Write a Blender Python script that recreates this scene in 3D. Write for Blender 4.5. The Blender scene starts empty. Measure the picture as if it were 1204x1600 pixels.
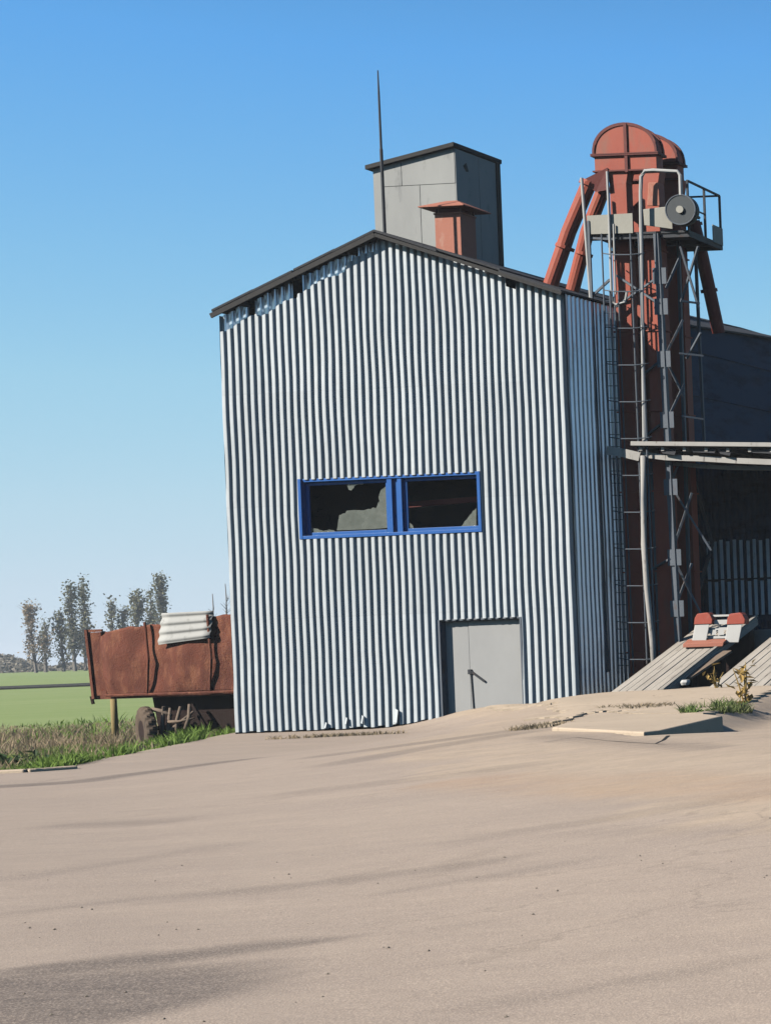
import bpy, math, random
from mathutils import Vector, Matrix, noise
random.seed(7)
R = math.radians
scene = bpy.context.scene
COL = scene.collection

# ------------------------------------------------------------------ camera
ROLL = R(2.25); CR, SR = math.cos(ROLL), math.sin(ROLL)
F, UP, VH, EYE = 3000.0, 2440.0, -1048.0, 1.66      # focal length in photo pixels, principal point, horizon, eye height
cam = bpy.data.cameras.new('camera'); camo = bpy.data.objects.new('camera', cam); COL.objects.link(camo)
cam.sensor_fit = 'AUTO'; cam.sensor_width = 36.0
cam.lens = F * 36.0 / 1600.0
ppx, ppy = CR * UP - SR * VH, -SR * UP - CR * VH
cam.shift_x = (602.0 - ppx) / 1600.0
cam.shift_y = (ppy - 800.0) / 1600.0
cam.clip_start = 0.1; cam.clip_end = 9000
camo.matrix_world = Matrix(((CR, SR, 0, 0), (0, 0, -1, 0), (-SR, CR, 0, EYE), (0, 0, 0, 1)))
scene.camera = camo

# ------------------------------------------------------------------ light
SUN_EL, SUN_SIDE = R(35), R(43)
to_sun = Vector((-math.sin(SUN_SIDE) * math.cos(SUN_EL), -math.cos(SUN_SIDE) * math.cos(SUN_EL), math.sin(SUN_EL)))
world = bpy.data.worlds.new('World'); scene.world = world; world.use_nodes = True
wn = world.node_tree.nodes; wl = world.node_tree.links
bg = wn['Background']; sky = wn.new('ShaderNodeTexSky'); sky.sky_type = 'NISHITA'
sky.sun_disc = False; sky.sun_elevation = SUN_EL; sky.sun_rotation = math.atan2(to_sun.x, to_sun.y)
sky.air_density = 1.0; sky.dust_density = 0.0; sky.ozone_density = 6.0; sky.altitude = 0
SKYS, EXPO = 0.12, 1.0
def vscale(src, k):
    x = wn.new('ShaderNodeVectorMath'); x.operation = 'SCALE'; x.inputs['Scale'].default_value = k; wl.new(src, x.inputs[0]); return x.outputs[0]
cv = wn.new('ShaderNodeRGBCurve'); wl.new(vscale(sky.outputs[0], SKYS), cv.inputs['Color'])      # grade of the sky's own colour, deeper and cleaner blue
for ch, pts in enumerate((((0, 0), (.06, .02), (.1, .06), (.15, .125), (.21, .23), (.28, .345), (.41, .47), (.55, .55), (.72, .60), (1, .62)),
                          ((0, 0), (.118, .05), (.19, .17), (.29, .395), (.335, .455), (.39, .525), (.48, .62), (.61, .68), (.72, .705), (1, .75)),
                          ((0, 0), (.26, .15), (.42, .42), (.54, .82), (.60, .82), (1, .80)))):
    c = cv.mapping.curves[ch]
    c.points[0].location = pts[0]; c.points[1].location = pts[-1]
    for p in pts[1:-1]: c.points.new(*p)
    for p in c.points: p.handle_type = 'VECTOR'
cv.mapping.update()
wl.new(vscale(cv.outputs[0], 1.0 / SKYS), bg.inputs[0]); bg.inputs[1].default_value = SKYS / 2 ** EXPO
sl = bpy.data.lights.new('sun', 'SUN'); sl.energy = 5.0; sl.angle = R(0.5); sl.color = (1.0, 0.95, 0.86)
so = bpy.data.objects.new('sun', sl); COL.objects.link(so)
so.rotation_euler = (-to_sun).to_track_quat('-Z', 'Y').to_euler()
scene.view_settings.view_transform = 'Standard'; scene.view_settings.look = 'None'
scene.cycles.diffuse_bounces = 0
scene.view_settings.exposure = EXPO; scene.view_settings.gamma = 1.0

# ------------------------------------------------------------------ helpers
def UV(px, py): return CR * px - SR * py, -SR * px - CR * py
def P(px, py, Y):
    u, v = UV(px, py)
    return Vector(((u - UP) * Y / F, Y, EYE + (v - VH) * Y / F))
def ss(t):
    t = max(0.0, min(1.0, t)); return t * t * (3 - 2 * t)
def lerp(a, b, t): return a + (b - a) * t
def nz(x, y=0.0, z=0.0): return noise.noise(Vector((x, y, z)))

class MB:
    def __init__(s): s.v = []; s.f = []; s.uv = None
    def add(s, vs, fs):
        o = len(s.v); s.v += [Vector(v) for v in vs]; s.f += [tuple(i + o for i in f) for f in fs]
    def hexa(s, p):     # 8 points: bottom ring 0-3, top ring 4-7
        s.add(p, [(3, 2, 1, 0), (4, 5, 6, 7), (0, 1, 5, 4), (1, 2, 6, 5), (2, 3, 7, 6), (3, 0, 4, 7)])
    def box(s, x0, x1, y0, y1, z0, z1):
        s.hexa([(x0, y0, z0), (x1, y0, z0), (x1, y1, z0), (x0, y1, z0), (x0, y0, z1), (x1, y0, z1), (x1, y1, z1), (x0, y1, z1)])
    def bar(s, a, b, w, h, up=(0, 0, 1)):
        a = Vector(a); b = Vector(b); d = (b - a).normalized(); up = Vector(up)
        if abs(d.dot(up)) > 0.95: up = Vector((0, 1, 0))
        r = d.cross(up).normalized() * (w / 2); u = r.cross(d).normalized() * (h / 2)
        s.hexa([a - r - u, a + r - u, b + r - u, b - r - u, a - r + u, a + r + u, b + r + u, b - r + u])
    def tube(s, pts, rad, n=10, cap=True):
        pts = [Vector(p) for p in pts]
        if not hasattr(rad, '__len__'): rad = [rad] * len(pts)
        rings = []; vs = []; fs = []
        up0 = Vector((0.13, 0.31, 1)).normalized()
        for i, p in enumerate(pts):
            d = (pts[min(i + 1, len(pts) - 1)] - pts[max(i - 1, 0)]).normalized()
            a = d.cross(up0 if abs(d.dot(up0)) < 0.95 else Vector((1, 0, 0))).normalized(); b = d.cross(a)
            if rings and a.dot(rings[-1]) < 0: a = -a; b = -b
            rings.append(a)
            for k in range(n):
                t = 2 * math.pi * k / n
                vs.append(p + (a * math.cos(t) + b * math.sin(t)) * rad[i])
        for i in range(len(pts) - 1):
            for k in range(n):
                fs.append((i * n + k, i * n + (k + 1) % n, (i + 1) * n + (k + 1) % n, (i + 1) * n + k))
        if cap:
            fs.append(tuple(range(n - 1, -1, -1))); fs.append(tuple((len(pts) - 1) * n + k for k in range(n)))
        s.add(vs, fs)
    def prism(s, poly, d):      # polygon (list of 3D points) extruded by vector d
        n = len(poly); d = Vector(d); poly = [Vector(p) for p in poly]
        s.add(poly + [p + d for p in poly], [tuple(range(n - 1, -1, -1)), tuple(range(n, 2 * n))] + [(i, (i + 1) % n, n + (i + 1) % n, n + i) for i in range(n)])
    def grid(s, fn, nu, nv):
        vs = [fn(i / nu, j / nv) for j in range(nv + 1) for i in range(nu + 1)]
        s.add(vs, [(j * (nu + 1) + i, j * (nu + 1) + i + 1, (j + 1) * (nu + 1) + i + 1, (j + 1) * (nu + 1) + i) for j in range(nv) for i in range(nu)])
    def build(s, name, mat, parent=None, world=True, smooth=False, bevel=0, solid=0):
        m = bpy.data.meshes.new(name); vs = s.v
        if parent is not None and world:
            inv = WM[parent.name].inverted(); vs = [inv @ v for v in vs]
        m.from_pydata([tuple(v) for v in vs], [], s.f); m.materials.append(mat); m.update()
        o = bpy.data.objects.new(name, m); COL.objects.link(o)
        if parent is not None: o.parent = parent; WM[o.name] = WM[parent.name]
        else: WM[o.name] = Matrix()
        if smooth:
            for p in m.polygons: p.use_smooth = True
        if solid:
            md = o.modifiers.new('thickness', 'SOLIDIFY'); md.thickness = solid; md.offset = 0
        if bevel:
            md = o.modifiers.new('bevel', 'BEVEL'); md.width = bevel; md.segments = 2; md.limit_method = 'ANGLE'
        return o
WM = {}
def tag(o, label=None, cat=None, group=None, kind=None):
    if label: o['label'] = label
    if cat: o['category'] = cat
    if group: o['group'] = group
    if kind: o['kind'] = kind
    return o
def thing(name, loc, label, cat, rz=0.0, group=None):
    o = bpy.data.objects.new(name, None); COL.objects.link(o); o.empty_display_size = 0.3
    o.location = loc; o.rotation_euler = (0, 0, rz)
    WM[o.name] = Matrix.Translation(loc) @ Matrix.Rotation(rz, 4, 'Z')
    return tag(o, label, cat, group)

# ------------------------------------------------------------------ materials
class NT:
    def __init__(s, name, k=0.55):
        s.k = k; s.m = bpy.data.materials.new(name); s.m.use_nodes = True
        s.t = s.m.node_tree; s.b = s.t.nodes['Principled BSDF']; s.co = None
    def n(s, typ, **kw):
        x = s.t.nodes.new(typ)
        for k, v in kw.items(): setattr(x, k, v)
        return x
    def link(s, a, b): s.t.links.new(a, b)
    def coord(s, scale=(1, 1, 1), rot=(0, 0, 0), world=False):
        if world: src = s.n('ShaderNodeNewGeometry').outputs['Position']
        else: src = s.n('ShaderNodeTexCoord').outputs['Object']
        mp = s.n('ShaderNodeMapping'); mp.inputs['Scale'].default_value = scale; mp.inputs['Rotation'].default_value = rot
        s.link(src, mp.inputs[0]); return mp.outputs[0]
    def noise(s, co, scale, detail=4, rough=0.6, lo=0.35, hi=0.65, dist=0.0):
        x = s.n('ShaderNodeTexNoise'); x.inputs['Scale'].default_value = scale; x.inputs['Detail'].default_value = detail
        x.inputs['Roughness'].default_value = rough; x.inputs['Distortion'].default_value = dist
        s.link(co, x.inputs['Vector']); return s.ramp(x.outputs['Fac'], lo, hi)
    def ramp(s, fac, lo, hi, a=0.0, b=1.0):
        r = s.n('ShaderNodeMapRange'); r.clamp = True
        for k, v in zip(('From Min', 'From Max', 'To Min', 'To Max'), (lo, hi, a, b)): r.inputs[k].default_value = v
        s.link(fac, r.inputs['Value']); return r.outputs['Result']
    def mix(s, fac, a, b):
        x = s.n('ShaderNodeMix', data_type='RGBA')
        for sock, v in ((x.inputs[0], fac), (x.inputs[6], a), (x.inputs[7], b)):
            if hasattr(v, 'links') or hasattr(v, 'is_linked'): s.link(v, sock)
            elif isinstance(v, (int, float)): sock.default_value = v
            else: sock.default_value = (*(c * s.k for c in v), 1)
        return x.outputs[2]
    def math(s, op, a, b=0.0):
        x = s.n('ShaderNodeMath', operation=op)
        for sock, v in ((x.inputs[0], a), (x.inputs[1], b)):
            if isinstance(v, (int, float)): sock.default_value = v
            else: s.link(v, sock)
        return x.outputs[0]
    def attr(s, name): return s.n('ShaderNodeAttribute', attribute_name=name).outputs['Fac']
    def bump(s, h, strength=0.3, dist=0.02):
        x = s.n('ShaderNodeBump'); x.inputs['Strength'].default_value = strength; x.inputs['Distance'].default_value = dist
        s.link(h, x.inputs['Height']); s.link(x.outputs[0], s.b.inputs['Normal'])
    def fin(s, col, rough=0.7, metal=0.0, spec=None):
        if hasattr(col, 'is_linked'): s.link(col, s.b.inputs['Base Color'])
        else: s.b.inputs['Base Color'].default_value = (*col, 1)
        if hasattr(rough, 'is_linked'): s.link(rough, s.b.inputs['Roughness'])
        else: s.b.inputs['Roughness'].default_value = rough
        s.b.inputs['Metallic'].default_value = metal
        if spec is not None: s.b.inputs['Specular IOR Level'].default_value = spec
        return s.m

def weathered(name, a, b, c=None, s1=1.2, s2=9.0, rough=0.75, metal=0.0, amt=0.6, stretch=(1, 1, 0.35), bump=0.15, cfac=(0.58, 0.72), spec=0.18):
    t = NT(name); co = t.coord(stretch); co1 = t.coord()
    f = t.noise(co, s1, 5, 0.65, 0.32, 0.68)
    col = t.mix(t.math('MULTIPLY', f, amt), a, b)
    if c: col = t.mix(t.noise(co, s2, 6, 0.7, *cfac), col, c)
    g = t.noise(co1, s2 * 6, 3, 0.6, 0.3, 0.7)
    t.bump(g, bump, 0.01)
    return t.fin(col, rough, metal, spec)

M = {}
def galv(name, a, b, rough, metal, streak=0.5):
    t = NT(name); src = t.n('ShaderNodeTexCoord').outputs['Object']
    mp = t.n('ShaderNodeMapping'); mp.inputs['Scale'].default_value = (1 / 1.025, 1 / 1.025, 1 / 2.6); t.link(src, mp.inputs[0])
    fl_ = t.n('ShaderNodeVectorMath', operation='FLOOR'); t.link(mp.outputs[0], fl_.inputs[0])
    wn_ = t.n('ShaderNodeTexWhiteNoise'); t.link(fl_.outputs[0], wn_.inputs['Vector'])       # every sheet has its own tone
    col = t.mix(t.noise(t.coord((1, 1, .25)), 0.7, 5, .65, .32, .68), a, b)
    col = t.mix(t.math('MULTIPLY', wn_.outputs['Value'], 0.5), col, tuple(c * .72 for c in a))
    sp = t.n('ShaderNodeSeparateXYZ'); t.link(mp.outputs[0], sp.inputs[0])
    fz = t.math('FRACT', sp.outputs[2]); lap = t.math('MULTIPLY', t.ramp(fz, 0.0, 0.012, 1, 0), 0.14)
    col = t.mix(lap, col, (0.16, 0.17, 0.18))                                               # lap edge's small shadow put into the colour as a thin dark line
    run = t.noise(t.coord((9, 9, .35)), 1.0, 5, .7, .60, .78)
    col = t.mix(t.math('MULTIPLY', run, streak), col, (0.30, 0.25, 0.21))                   # rust and dirt runs
    spl = t.math('MULTIPLY', t.noise(t.coord((2, 2, 2)), 1.6, 5, .7, .45, .7), 0.35)
    col = t.mix(spl, col, (0.48, 0.50, 0.51))
    t.bump(t.noise(t.coord((1, 1, .5)), 3.0, 3, .6, .3, .7), .12, .01)
    return t.fin(col, rough, metal, 0.25)
M['galv'] = galv('galvanised_sheet', (0.72, 0.755, 0.77), (0.60, 0.64, 0.665), 0.5, 0.0)
M['old_sheet'] = galv('old_dull_sheet', (0.46, 0.50, 0.54), (0.32, 0.36, 0.39), 0.6, 0.0)
M['galv_side'] = weathered('galvanised_side_sheet', (0.85, 1.0, 1.15), (0.66, 0.80, 0.95), (0.2, 0.22, 0.24), 0.7, 2.0, 0.28, 0.75, 0.8, (1, 1, 0.25), 0.06, (0.58, 0.8))
M['slat'] = weathered('pale_slats', (0.95, 1.0, 1.05), (0.75, 0.80, 0.86), (0.35, 0.36, 0.38), 2, 6, 0.6)
M['dark_clad'] = weathered('dark_blue_cladding', (0.040, 0.075, 0.135), (0.06, 0.09, 0.145), (0.018, 0.028, 0.05), 0.6, 2.2, 0.8, 0.0, 0.8, (0.3, 0.3, 1), 0.1, (0.5, 0.7), 0.08)
M['roof'] = weathered('slate_roof', (0.055, 0.056, 0.062), (0.04, 0.04, 0.045), (0.035, 0.035, 0.04), 0.8, 3.0, 0.85)
M['tar'] = weathered('dark_timber', (0.035, 0.033, 0.033), (0.06, 0.055, 0.05), None, 1.0, 6, 0.8)
M['cabin'] = weathered('grey_panel', (0.42, 0.42, 0.40), (0.33, 0.33, 0.32), (0.26, 0.26, 0.255), 0.9, 4.0, 0.8, 0.0, 0.7, (1, 1, 0.3), 0.1)
M['cabin_side'] = M['cabin']
M['blue'] = weathered('blue_paint', (0.022, 0.12, 0.42), (0.03, 0.16, 0.48), (0.12, 0.22, 0.42), 2, 8, 0.45, 0.0, 0.6, (1, 1, 1), 0.05, (0.62, 0.8))
M['door'] = weathered('grey_door_paint', (0.42, 0.415, 0.405), (0.36, 0.355, 0.35), (0.28, 0.27, 0.26), 1.2, 5.0, 0.65, 0.0, 0.7, (1, 1, 0.5), 0.05, (0.62, 0.8))
M['oxide'] = weathered('red_oxide_paint', (0.48, 0.115, 0.068), (0.36, 0.078, 0.05), (0.32, 0.135, 0.095), 1.3, 3.0, 0.6, 0.0, 0.9, (1, 1, 0.3), 0.1, (0.5, 0.75))
M['oxide_dark'] = weathered('red_oxide_dark', (0.17, 0.035, 0.028), (0.12, 0.03, 0.025), (0.24, 0.075, 0.05), 1.2, 4.0, 0.6)
M['oxide_pale'] = weathered('faded_red_paint', (0.50, 0.20, 0.135), (0.42, 0.145, 0.095), (0.55, 0.33, 0.25), 1.0, 3.0, 0.7)
M['steel_pale'] = weathered('pale_painted_steel', (0.55, 0.54, 0.52), (0.42, 0.41, 0.39), (0.25, 0.17, 0.12), 2.0, 7.0, 0.55, 0.0, 0.7, (1, 1, 0.3), 0.05, (0.64, 0.8))
M['steel_grey'] = weathered('grey_steel', (0.15, 0.17, 0.20), (0.10, 0.115, 0.135), (0.16, 0.09, 0.06), 1.5, 6.0, 0.6)
M['steel_dark'] = weathered('dark_steel', (0.045, 0.05, 0.06), (0.03, 0.03, 0.035), (0.09, 0.05, 0.035), 1.5, 6.0, 0.6)
M['toe'] = weathered('beige_board', (0.46, 0.44, 0.38), (0.36, 0.34, 0.29), (0.25, 0.22, 0.18), 1.6, 5.0, 0.8)
M['pulley'] = weathered('dark_cast_iron', (0.07, 0.08, 0.085), (0.05, 0.055, 0.06), None, 3.0, 6.0, 0.6, 0.0)
M['conc'] = weathered('concrete', (0.40, 0.365, 0.32), (0.32, 0.29, 0.255), (0.22, 0.195, 0.17), 0.9, 4.0, 0.9, 0.0, 0.9, (1, 1, 1), 0.3)
M['conc_warm'] = weathered('dusty_concrete', (0.66, 0.52, 0.385), (0.57, 0.45, 0.335), (0.42, 0.335, 0.25), 0.6, 3.0, 0.95, 0.0, 0.9, (1, 1, 1), 0.3)
M['ramp'] = weathered('ramp_planks', (0.56, 0.50, 0.43), (0.38, 0.335, 0.285), (0.24, 0.20, 0.165), 1.1, 4.5, 0.85, 0.0, 0.9, (2.5, 0.4, 1), 0.3)
M['wood_pale'] = weathered('sun_bleached_timber', (0.52, 0.49, 0.455), (0.40, 0.375, 0.34), (0.16, 0.13, 0.10), 2.0, 7.0, 0.85)
M['red_sig'] = weathered('red_signal_paint', (0.46, 0.10, 0.065), (0.38, 0.075, 0.05), (0.5, 0.25, 0.2), 2, 7, 0.6)
M['white_sig'] = weathered('white_signal_paint', (0.66, 0.64, 0.61), (0.55, 0.52, 0.49), (0.4, 0.28, 0.22), 2, 7, 0.6, 0, 0.6, (1, 1, 1), 0.05, (0.66, 0.82))
M['rust'] = weathered('rusted_steel', (0.235, 0.075, 0.045), (0.13, 0.047, 0.033), (0.31, 0.125, 0.07), 1.3, 4.5, 0.9, 0.0, 0.95, (1, 1, 0.35), 0.8, (0.48, 0.68))
M['rust_dark'] = weathered('dark_rust', (0.035, 0.018, 0.014), (0.02, 0.014, 0.013), (0.06, 0.03, 0.02), 2, 6, 0.9)
M['slate_sheet'] = weathered('wavy_slate_sheet', (0.52, 0.51, 0.48), (0.43, 0.42, 0.40), (0.33, 0.32, 0.30), 1.5, 5, 0.85)
M['tyre'] = weathered('muddy_tyre', (0.17, 0.12, 0.085), (0.08, 0.062, 0.05), (0.03, 0.028, 0.028), 2.0, 6.0, 0.95)
M['tyre_black'] = weathered('black_rubber', (0.022, 0.022, 0.024), (0.035, 0.033, 0.032), None, 3, 6, 0.8)
M['log'] = weathered('dry_wood', (0.27, 0.20, 0.15), (0.17, 0.125, 0.09), (0.07, 0.05, 0.04), 3, 8, 0.9)
M['post'] = weathered('yellowed_post', (0.40, 0.30, 0.13), (0.30, 0.22, 0.10), None, 3, 8, 0.85)
M['bark'] = weathered('bark', (0.30, 0.265, 0.225), (0.20, 0.175, 0.15), None, 1.0, 4, 0.95)
t = NT('dusty_glass', 1.0); gc = t.mix(t.noise(t.coord(), 3.0, 5, .65, .35, .7), (0.085, 0.092, 0.076), (0.135, 0.14, 0.12)); t.fin(gc, 0.12, 0.0, 0.6)
tb = t.n('ShaderNodeBsdfTransparent'); mx = t.n('ShaderNodeMixShader'); t.link(t.ramp(t.noise(t.coord(), 2.0, 5, .7, .3, .7), 0, 1, .55, .95), mx.inputs[0])
t.link(tb.outputs[0], mx.inputs[1]); t.link(t.b.outputs[0], mx.inputs[2]); t.link(mx.outputs[0], t.t.nodes['Material Output'].inputs[0]); M['glassdust'] = t.m
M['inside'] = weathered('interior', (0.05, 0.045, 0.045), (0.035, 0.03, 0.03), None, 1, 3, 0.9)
M['black'] = weathered('flat_black', (0.02, 0.022, 0.022), (0.03, 0.03, 0.03), None, 1, 3, 0.7)
M['pebble'] = weathered('pebbles', (0.30, 0.25, 0.20), (0.16, 0.135, 0.115), None, 5, 9, 0.9)

def leafmat(name, a, b):
    t = NT(name, 0.75); co = t.coord()
    col = t.mix(t.noise(co, 0.9, 2, 0.5, 0.35, 0.65), a, b)
    t.fin(col, 0.7, 0.0, 0.2)
    tr = t.n('ShaderNodeBsdfTranslucent'); t.link(col, tr.inputs[0])
    mx = t.n('ShaderNodeMixShader'); mx.inputs[0].default_value = 0.3
    out = t.t.nodes['Material Output']
    t.link(t.b.outputs[0], mx.inputs[1]); t.link(tr.outputs[0], mx.inputs[2]); t.link(mx.outputs[0], out.inputs[0])
    return t.m
M['leaf_dark'] = leafmat('poplar_leaves', (0.215, 0.205, 0.115), (0.14, 0.145, 0.08))
M['leaf_brown'] = leafmat('autumn_leaves', (0.40, 0.28, 0.18), (0.26, 0.22, 0.15))
M['leaf_far'] = leafmat('far_leaves', (0.29, 0.25, 0.20), (0.19, 0.175, 0.14))
M['grass_dry'] = leafmat('dry_grass_blades', (0.42, 0.31, 0.19), (0.25, 0.20, 0.13))
M['grass_green'] = leafmat('green_grass_blades', (0.19, 0.29, 0.05), (0.13, 0.21, 0.04))
M['grass_tuftc'] = leafmat('tuft_grass', (0.15, 0.22, 0.06), (0.19, 0.17, 0.08))
M['weed_dark'] = leafmat('dark_weed_leaves', (0.05, 0.09, 0.03), (0.035, 0.06, 0.022))
M['stalk'] = leafmat('dried_stalk_leaves', (0.50, 0.33, 0.10), (0.34, 0.21, 0.07))

# ------------------------------------------------------------------ terrain
def vdist(X, Y):
    dl = (X + 25.1) * -0.902 + (Y - 31.3) * -0.433
    return min(dl, Y - 31.2)
def bank(X, Y):
    d = (X + 25.5) * -0.752 + (Y - 43.0) * -0.657 - 4.4 * (1 - ss((Y - 26) / 16.0))
    w = lerp(7.0, 2.2, ss((Y - 27) / 16.0))
    return ss((w / 2 - d) / w)
def drop(X, Y):     # how far the ground falls away right of the slab
    xe = -13.45 - 0.234 * (Y - 29.3)
    return ss((X - xe + 1.15) / 0.9) * (1 - ss((Y - 39) / 2.5)) * ss((Y - 26.6) / 3.6)
def hgt(X, Y):
    h = 0.42 * bank(X, Y)
    h = lerp(h, 0.12, drop(X, Y)); h -= 0.10 * ss(1.3 - math.hypot((X + 13.2) / .8, (Y - 29.2) / 2.0))
    h += 0.24 * ss((X + 23.0) / 1.6) * ss((Y - 34.5) / 7.5) * (1 - ss((Y - 60) / 10))
    v = vdist(X, Y)
    h += -0.42 * ss(v / 2.0)
    f = ss((Y - 58) / 10)
    if Y > 58: h = lerp(h, -0.42 + min(1.72, 0.007 * max(0, Y - 60)), f)
    if 3 < Y < 62: h += 0.012 * nz(X * 0.3, Y * 0.3) + 0.004 * nz(X * 1.3, Y * 1.3, 3)
    return h
def axis(lo, hi, step, far, g=1.28):
    xs = []; x = lo
    while x <= hi: xs.append(x); x += step
    d = step; x = lo; a = []
    while x > -far: d *= g; x -= d; a.append(x)
    d = step; x = xs[-1]; b = []
    while x < far: d *= g; x += d; b.append(x)
    return a[::-1] + xs + b
XS = axis(-47, -2, 0.25, 1500); YS = axis(4, 62, 0.25, 1500)
nx = len(XS)
gv = [(x, y, hgt(x, y)) for y in YS for x in XS]
gf = [(j * nx + i, j * nx + i + 1, (j + 1) * nx + i + 1, (j + 1) * nx + i) for j in range(len(YS) - 1) for i in range(nx - 1)]
gm = bpy.data.meshes.new('ground'); gm.from_pydata(gv, [], gf); gm.update()
for p in gm.polygons: p.use_smooth = True
def ell(x, y, cx, cy, a, b, ang):
    c, s = math.cos(ang), math.sin(ang); dx, dy = x - cx, y - cy
    return ((dx * c + dy * s) / a) ** 2 + ((-dx * s + dy * c) / b) ** 2
def W2(px, py, h=0.0):
    u, v = UV(px, py); Y = (EYE - h) * F / (VH - v); return ((u - UP) * Y / F, Y)
def streak(px0, py0, px1, py1, h, width, n=None):
    a, b = W2(px0, py0, h), W2(px1, py1, h); return (a, b, width)
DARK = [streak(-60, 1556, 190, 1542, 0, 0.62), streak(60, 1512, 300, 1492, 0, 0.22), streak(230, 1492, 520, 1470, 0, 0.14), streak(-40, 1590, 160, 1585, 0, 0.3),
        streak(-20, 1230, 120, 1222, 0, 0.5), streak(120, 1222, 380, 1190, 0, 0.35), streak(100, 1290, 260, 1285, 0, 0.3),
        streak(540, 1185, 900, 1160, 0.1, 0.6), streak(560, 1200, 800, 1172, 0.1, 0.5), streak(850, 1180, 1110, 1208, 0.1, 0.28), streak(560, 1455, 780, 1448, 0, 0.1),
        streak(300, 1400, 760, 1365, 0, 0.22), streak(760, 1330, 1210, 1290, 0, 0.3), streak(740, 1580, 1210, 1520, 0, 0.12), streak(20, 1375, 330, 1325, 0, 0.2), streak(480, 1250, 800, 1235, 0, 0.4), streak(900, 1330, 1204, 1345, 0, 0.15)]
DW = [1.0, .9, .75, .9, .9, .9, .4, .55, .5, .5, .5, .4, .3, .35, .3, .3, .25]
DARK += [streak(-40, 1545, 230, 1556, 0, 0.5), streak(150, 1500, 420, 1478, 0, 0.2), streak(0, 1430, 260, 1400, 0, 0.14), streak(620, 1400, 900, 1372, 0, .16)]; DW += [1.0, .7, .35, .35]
RUST = [streak(720, 1238, 1000, 1262, 0.08, 0.55), streak(960, 1262, 1260, 1290, 0.0, 0.6)]
def segd(x, y, s):
    (ax, ay), (bx, by), w = s; dx, dy = bx - ax, by - ay
    t = max(0, min(1, ((x - ax) * dx + (y - ay) * dy) / (dx * dx + dy * dy)))
    return math.hypot(x - ax - t * dx, y - ay - t * dy) / w
def addattr(name, fn):
    at = gm.attributes.new(name, 'FLOAT', 'POINT')
    at.data.foreach_set('value', [fn(v[0], v[1]) for v in gv])
near = lambda x, y: -48 < x < 0 and 3 < y < 63
addattr('verge', lambda x, y: ss((vdist(x, y) + 0.25 * nz(x * 1.1, y * 1.1)) / 0.6) if y < 5000 and x < 40 and y > 0 else 0.0)
addattr('field', lambda x, y: ss((y - 64 - 3 * nz(x * 0.1, y * 0.1)) / 6))
addattr('bank', lambda x, y: (ss((bank(x, y) - 0.50 + 0.22 * nz(x * 0.9, y * 0.9) + .1 * nz(x * 2.6, y * 2.6)) / 0.10) if near(x, y) else 0.0))
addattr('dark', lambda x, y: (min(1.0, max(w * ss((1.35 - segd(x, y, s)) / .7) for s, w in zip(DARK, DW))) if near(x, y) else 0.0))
addattr('rustm', lambda x, y: (max(ss(1.4 - segd(x, y, s)) for s in RUST) if near(x, y) else 0.0))

t = NT('yard_ground', 0.655); co = t.coord()
big = t.noise(t.coord((0.35, 1.0, 1)), 0.55, 5, 0.6, 0.3, 0.7)
mid = t.noise(t.coord((0.45, 1.1, 1), (0, 0, 0.25)), 2.2, 6, 0.65, 0.35, 0.68, 0.4)
fine = t.noise(co, 22, 5, 0.75, 0.3, 0.7)
vo = t.n('ShaderNodeTexVoronoi', feature='DISTANCE_TO_EDGE'); vo.inputs['Scale'].default_value = 0.42
dn = t.n('ShaderNodeTexNoise'); dn.inputs['Scale'].default_value = 1.6; dn.inputs['Detail'].default_value = 6; t.link(co, dn.inputs['Vector'])
va = t.n('ShaderNodeVectorMath', operation='MULTIPLY_ADD'); t.link(dn.outputs['Color'], va.inputs[0]); va.inputs[1].default_value = (1.3, 1.3, 0); t.link(co, va.inputs[2]); t.link(va.outputs[0], vo.inputs['Vector'])
crk = t.math('MULTIPLY', t.ramp(vo.outputs['Distance'], 0.0, 0.018, 1.0, 0.0), t.noise(co, 0.23, 3, 0.5, 0.48, 0.6))
grit = t.noise(co, 90, 2, 0.5, 0.35, 0.65)
yard = t.mix(big, (0.48, 0.382, 0.303), (0.41, 0.328, 0.264))
yard = t.mix(t.math('MULTIPLY', mid, 0.45), yard, (0.335, 0.265, 0.22))
bankc = t.mix(big, (0.56, 0.435, 0.315), (0.49, 0.38, 0.285))
bankc = t.mix(t.math('MULTIPLY', t.noise(co, 1.7, 7, .75, .45, .66), .5), bankc, (0.34, 0.265, 0.19))
yard = t.mix(t.attr('bank'), yard, bankc)
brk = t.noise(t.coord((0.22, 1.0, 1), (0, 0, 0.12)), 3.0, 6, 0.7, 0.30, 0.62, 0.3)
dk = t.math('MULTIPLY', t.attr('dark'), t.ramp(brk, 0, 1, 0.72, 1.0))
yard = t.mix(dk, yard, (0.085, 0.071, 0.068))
rs = t.math('MULTIPLY', t.attr('rustm'), t.ramp(mid, 0, 1, 0.35, 0.8))
yard = t.mix(t.math('MULTIPLY', rs, 0.7), yard, (0.45, 0.275, 0.155))
yard = t.mix(t.math('MULTIPLY', crk, 0.35), yard, (0.16, 0.125, 0.10))
pat = t.noise(t.coord((0.3, 1.0, 1), (0, 0, 0.18)), 0.9, 7, 0.72, 0.42, 0.66, 0.6)
yard = t.mix(t.math('MULTIPLY', pat, 0.35), yard, (0.33, 0.265, 0.225))
mot = t.noise(t.coord((.5, 1, 1), (0, 0, .1)), 5.5, 8, 0.78, 0.40, 0.64)
yard = t.mix(t.math('MULTIPLY', mot, 0.30), yard, (0.29, 0.23, 0.19))
yard = t.mix(t.math('MULTIPLY', fine, 0.30), yard, (0.24, 0.185, 0.145))
yard = t.mix(t.math('MULTIPLY', t.ramp(grit, 0.5, 1.0), 0.45), yard, (0.66, 0.53, 0.42))
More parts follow.
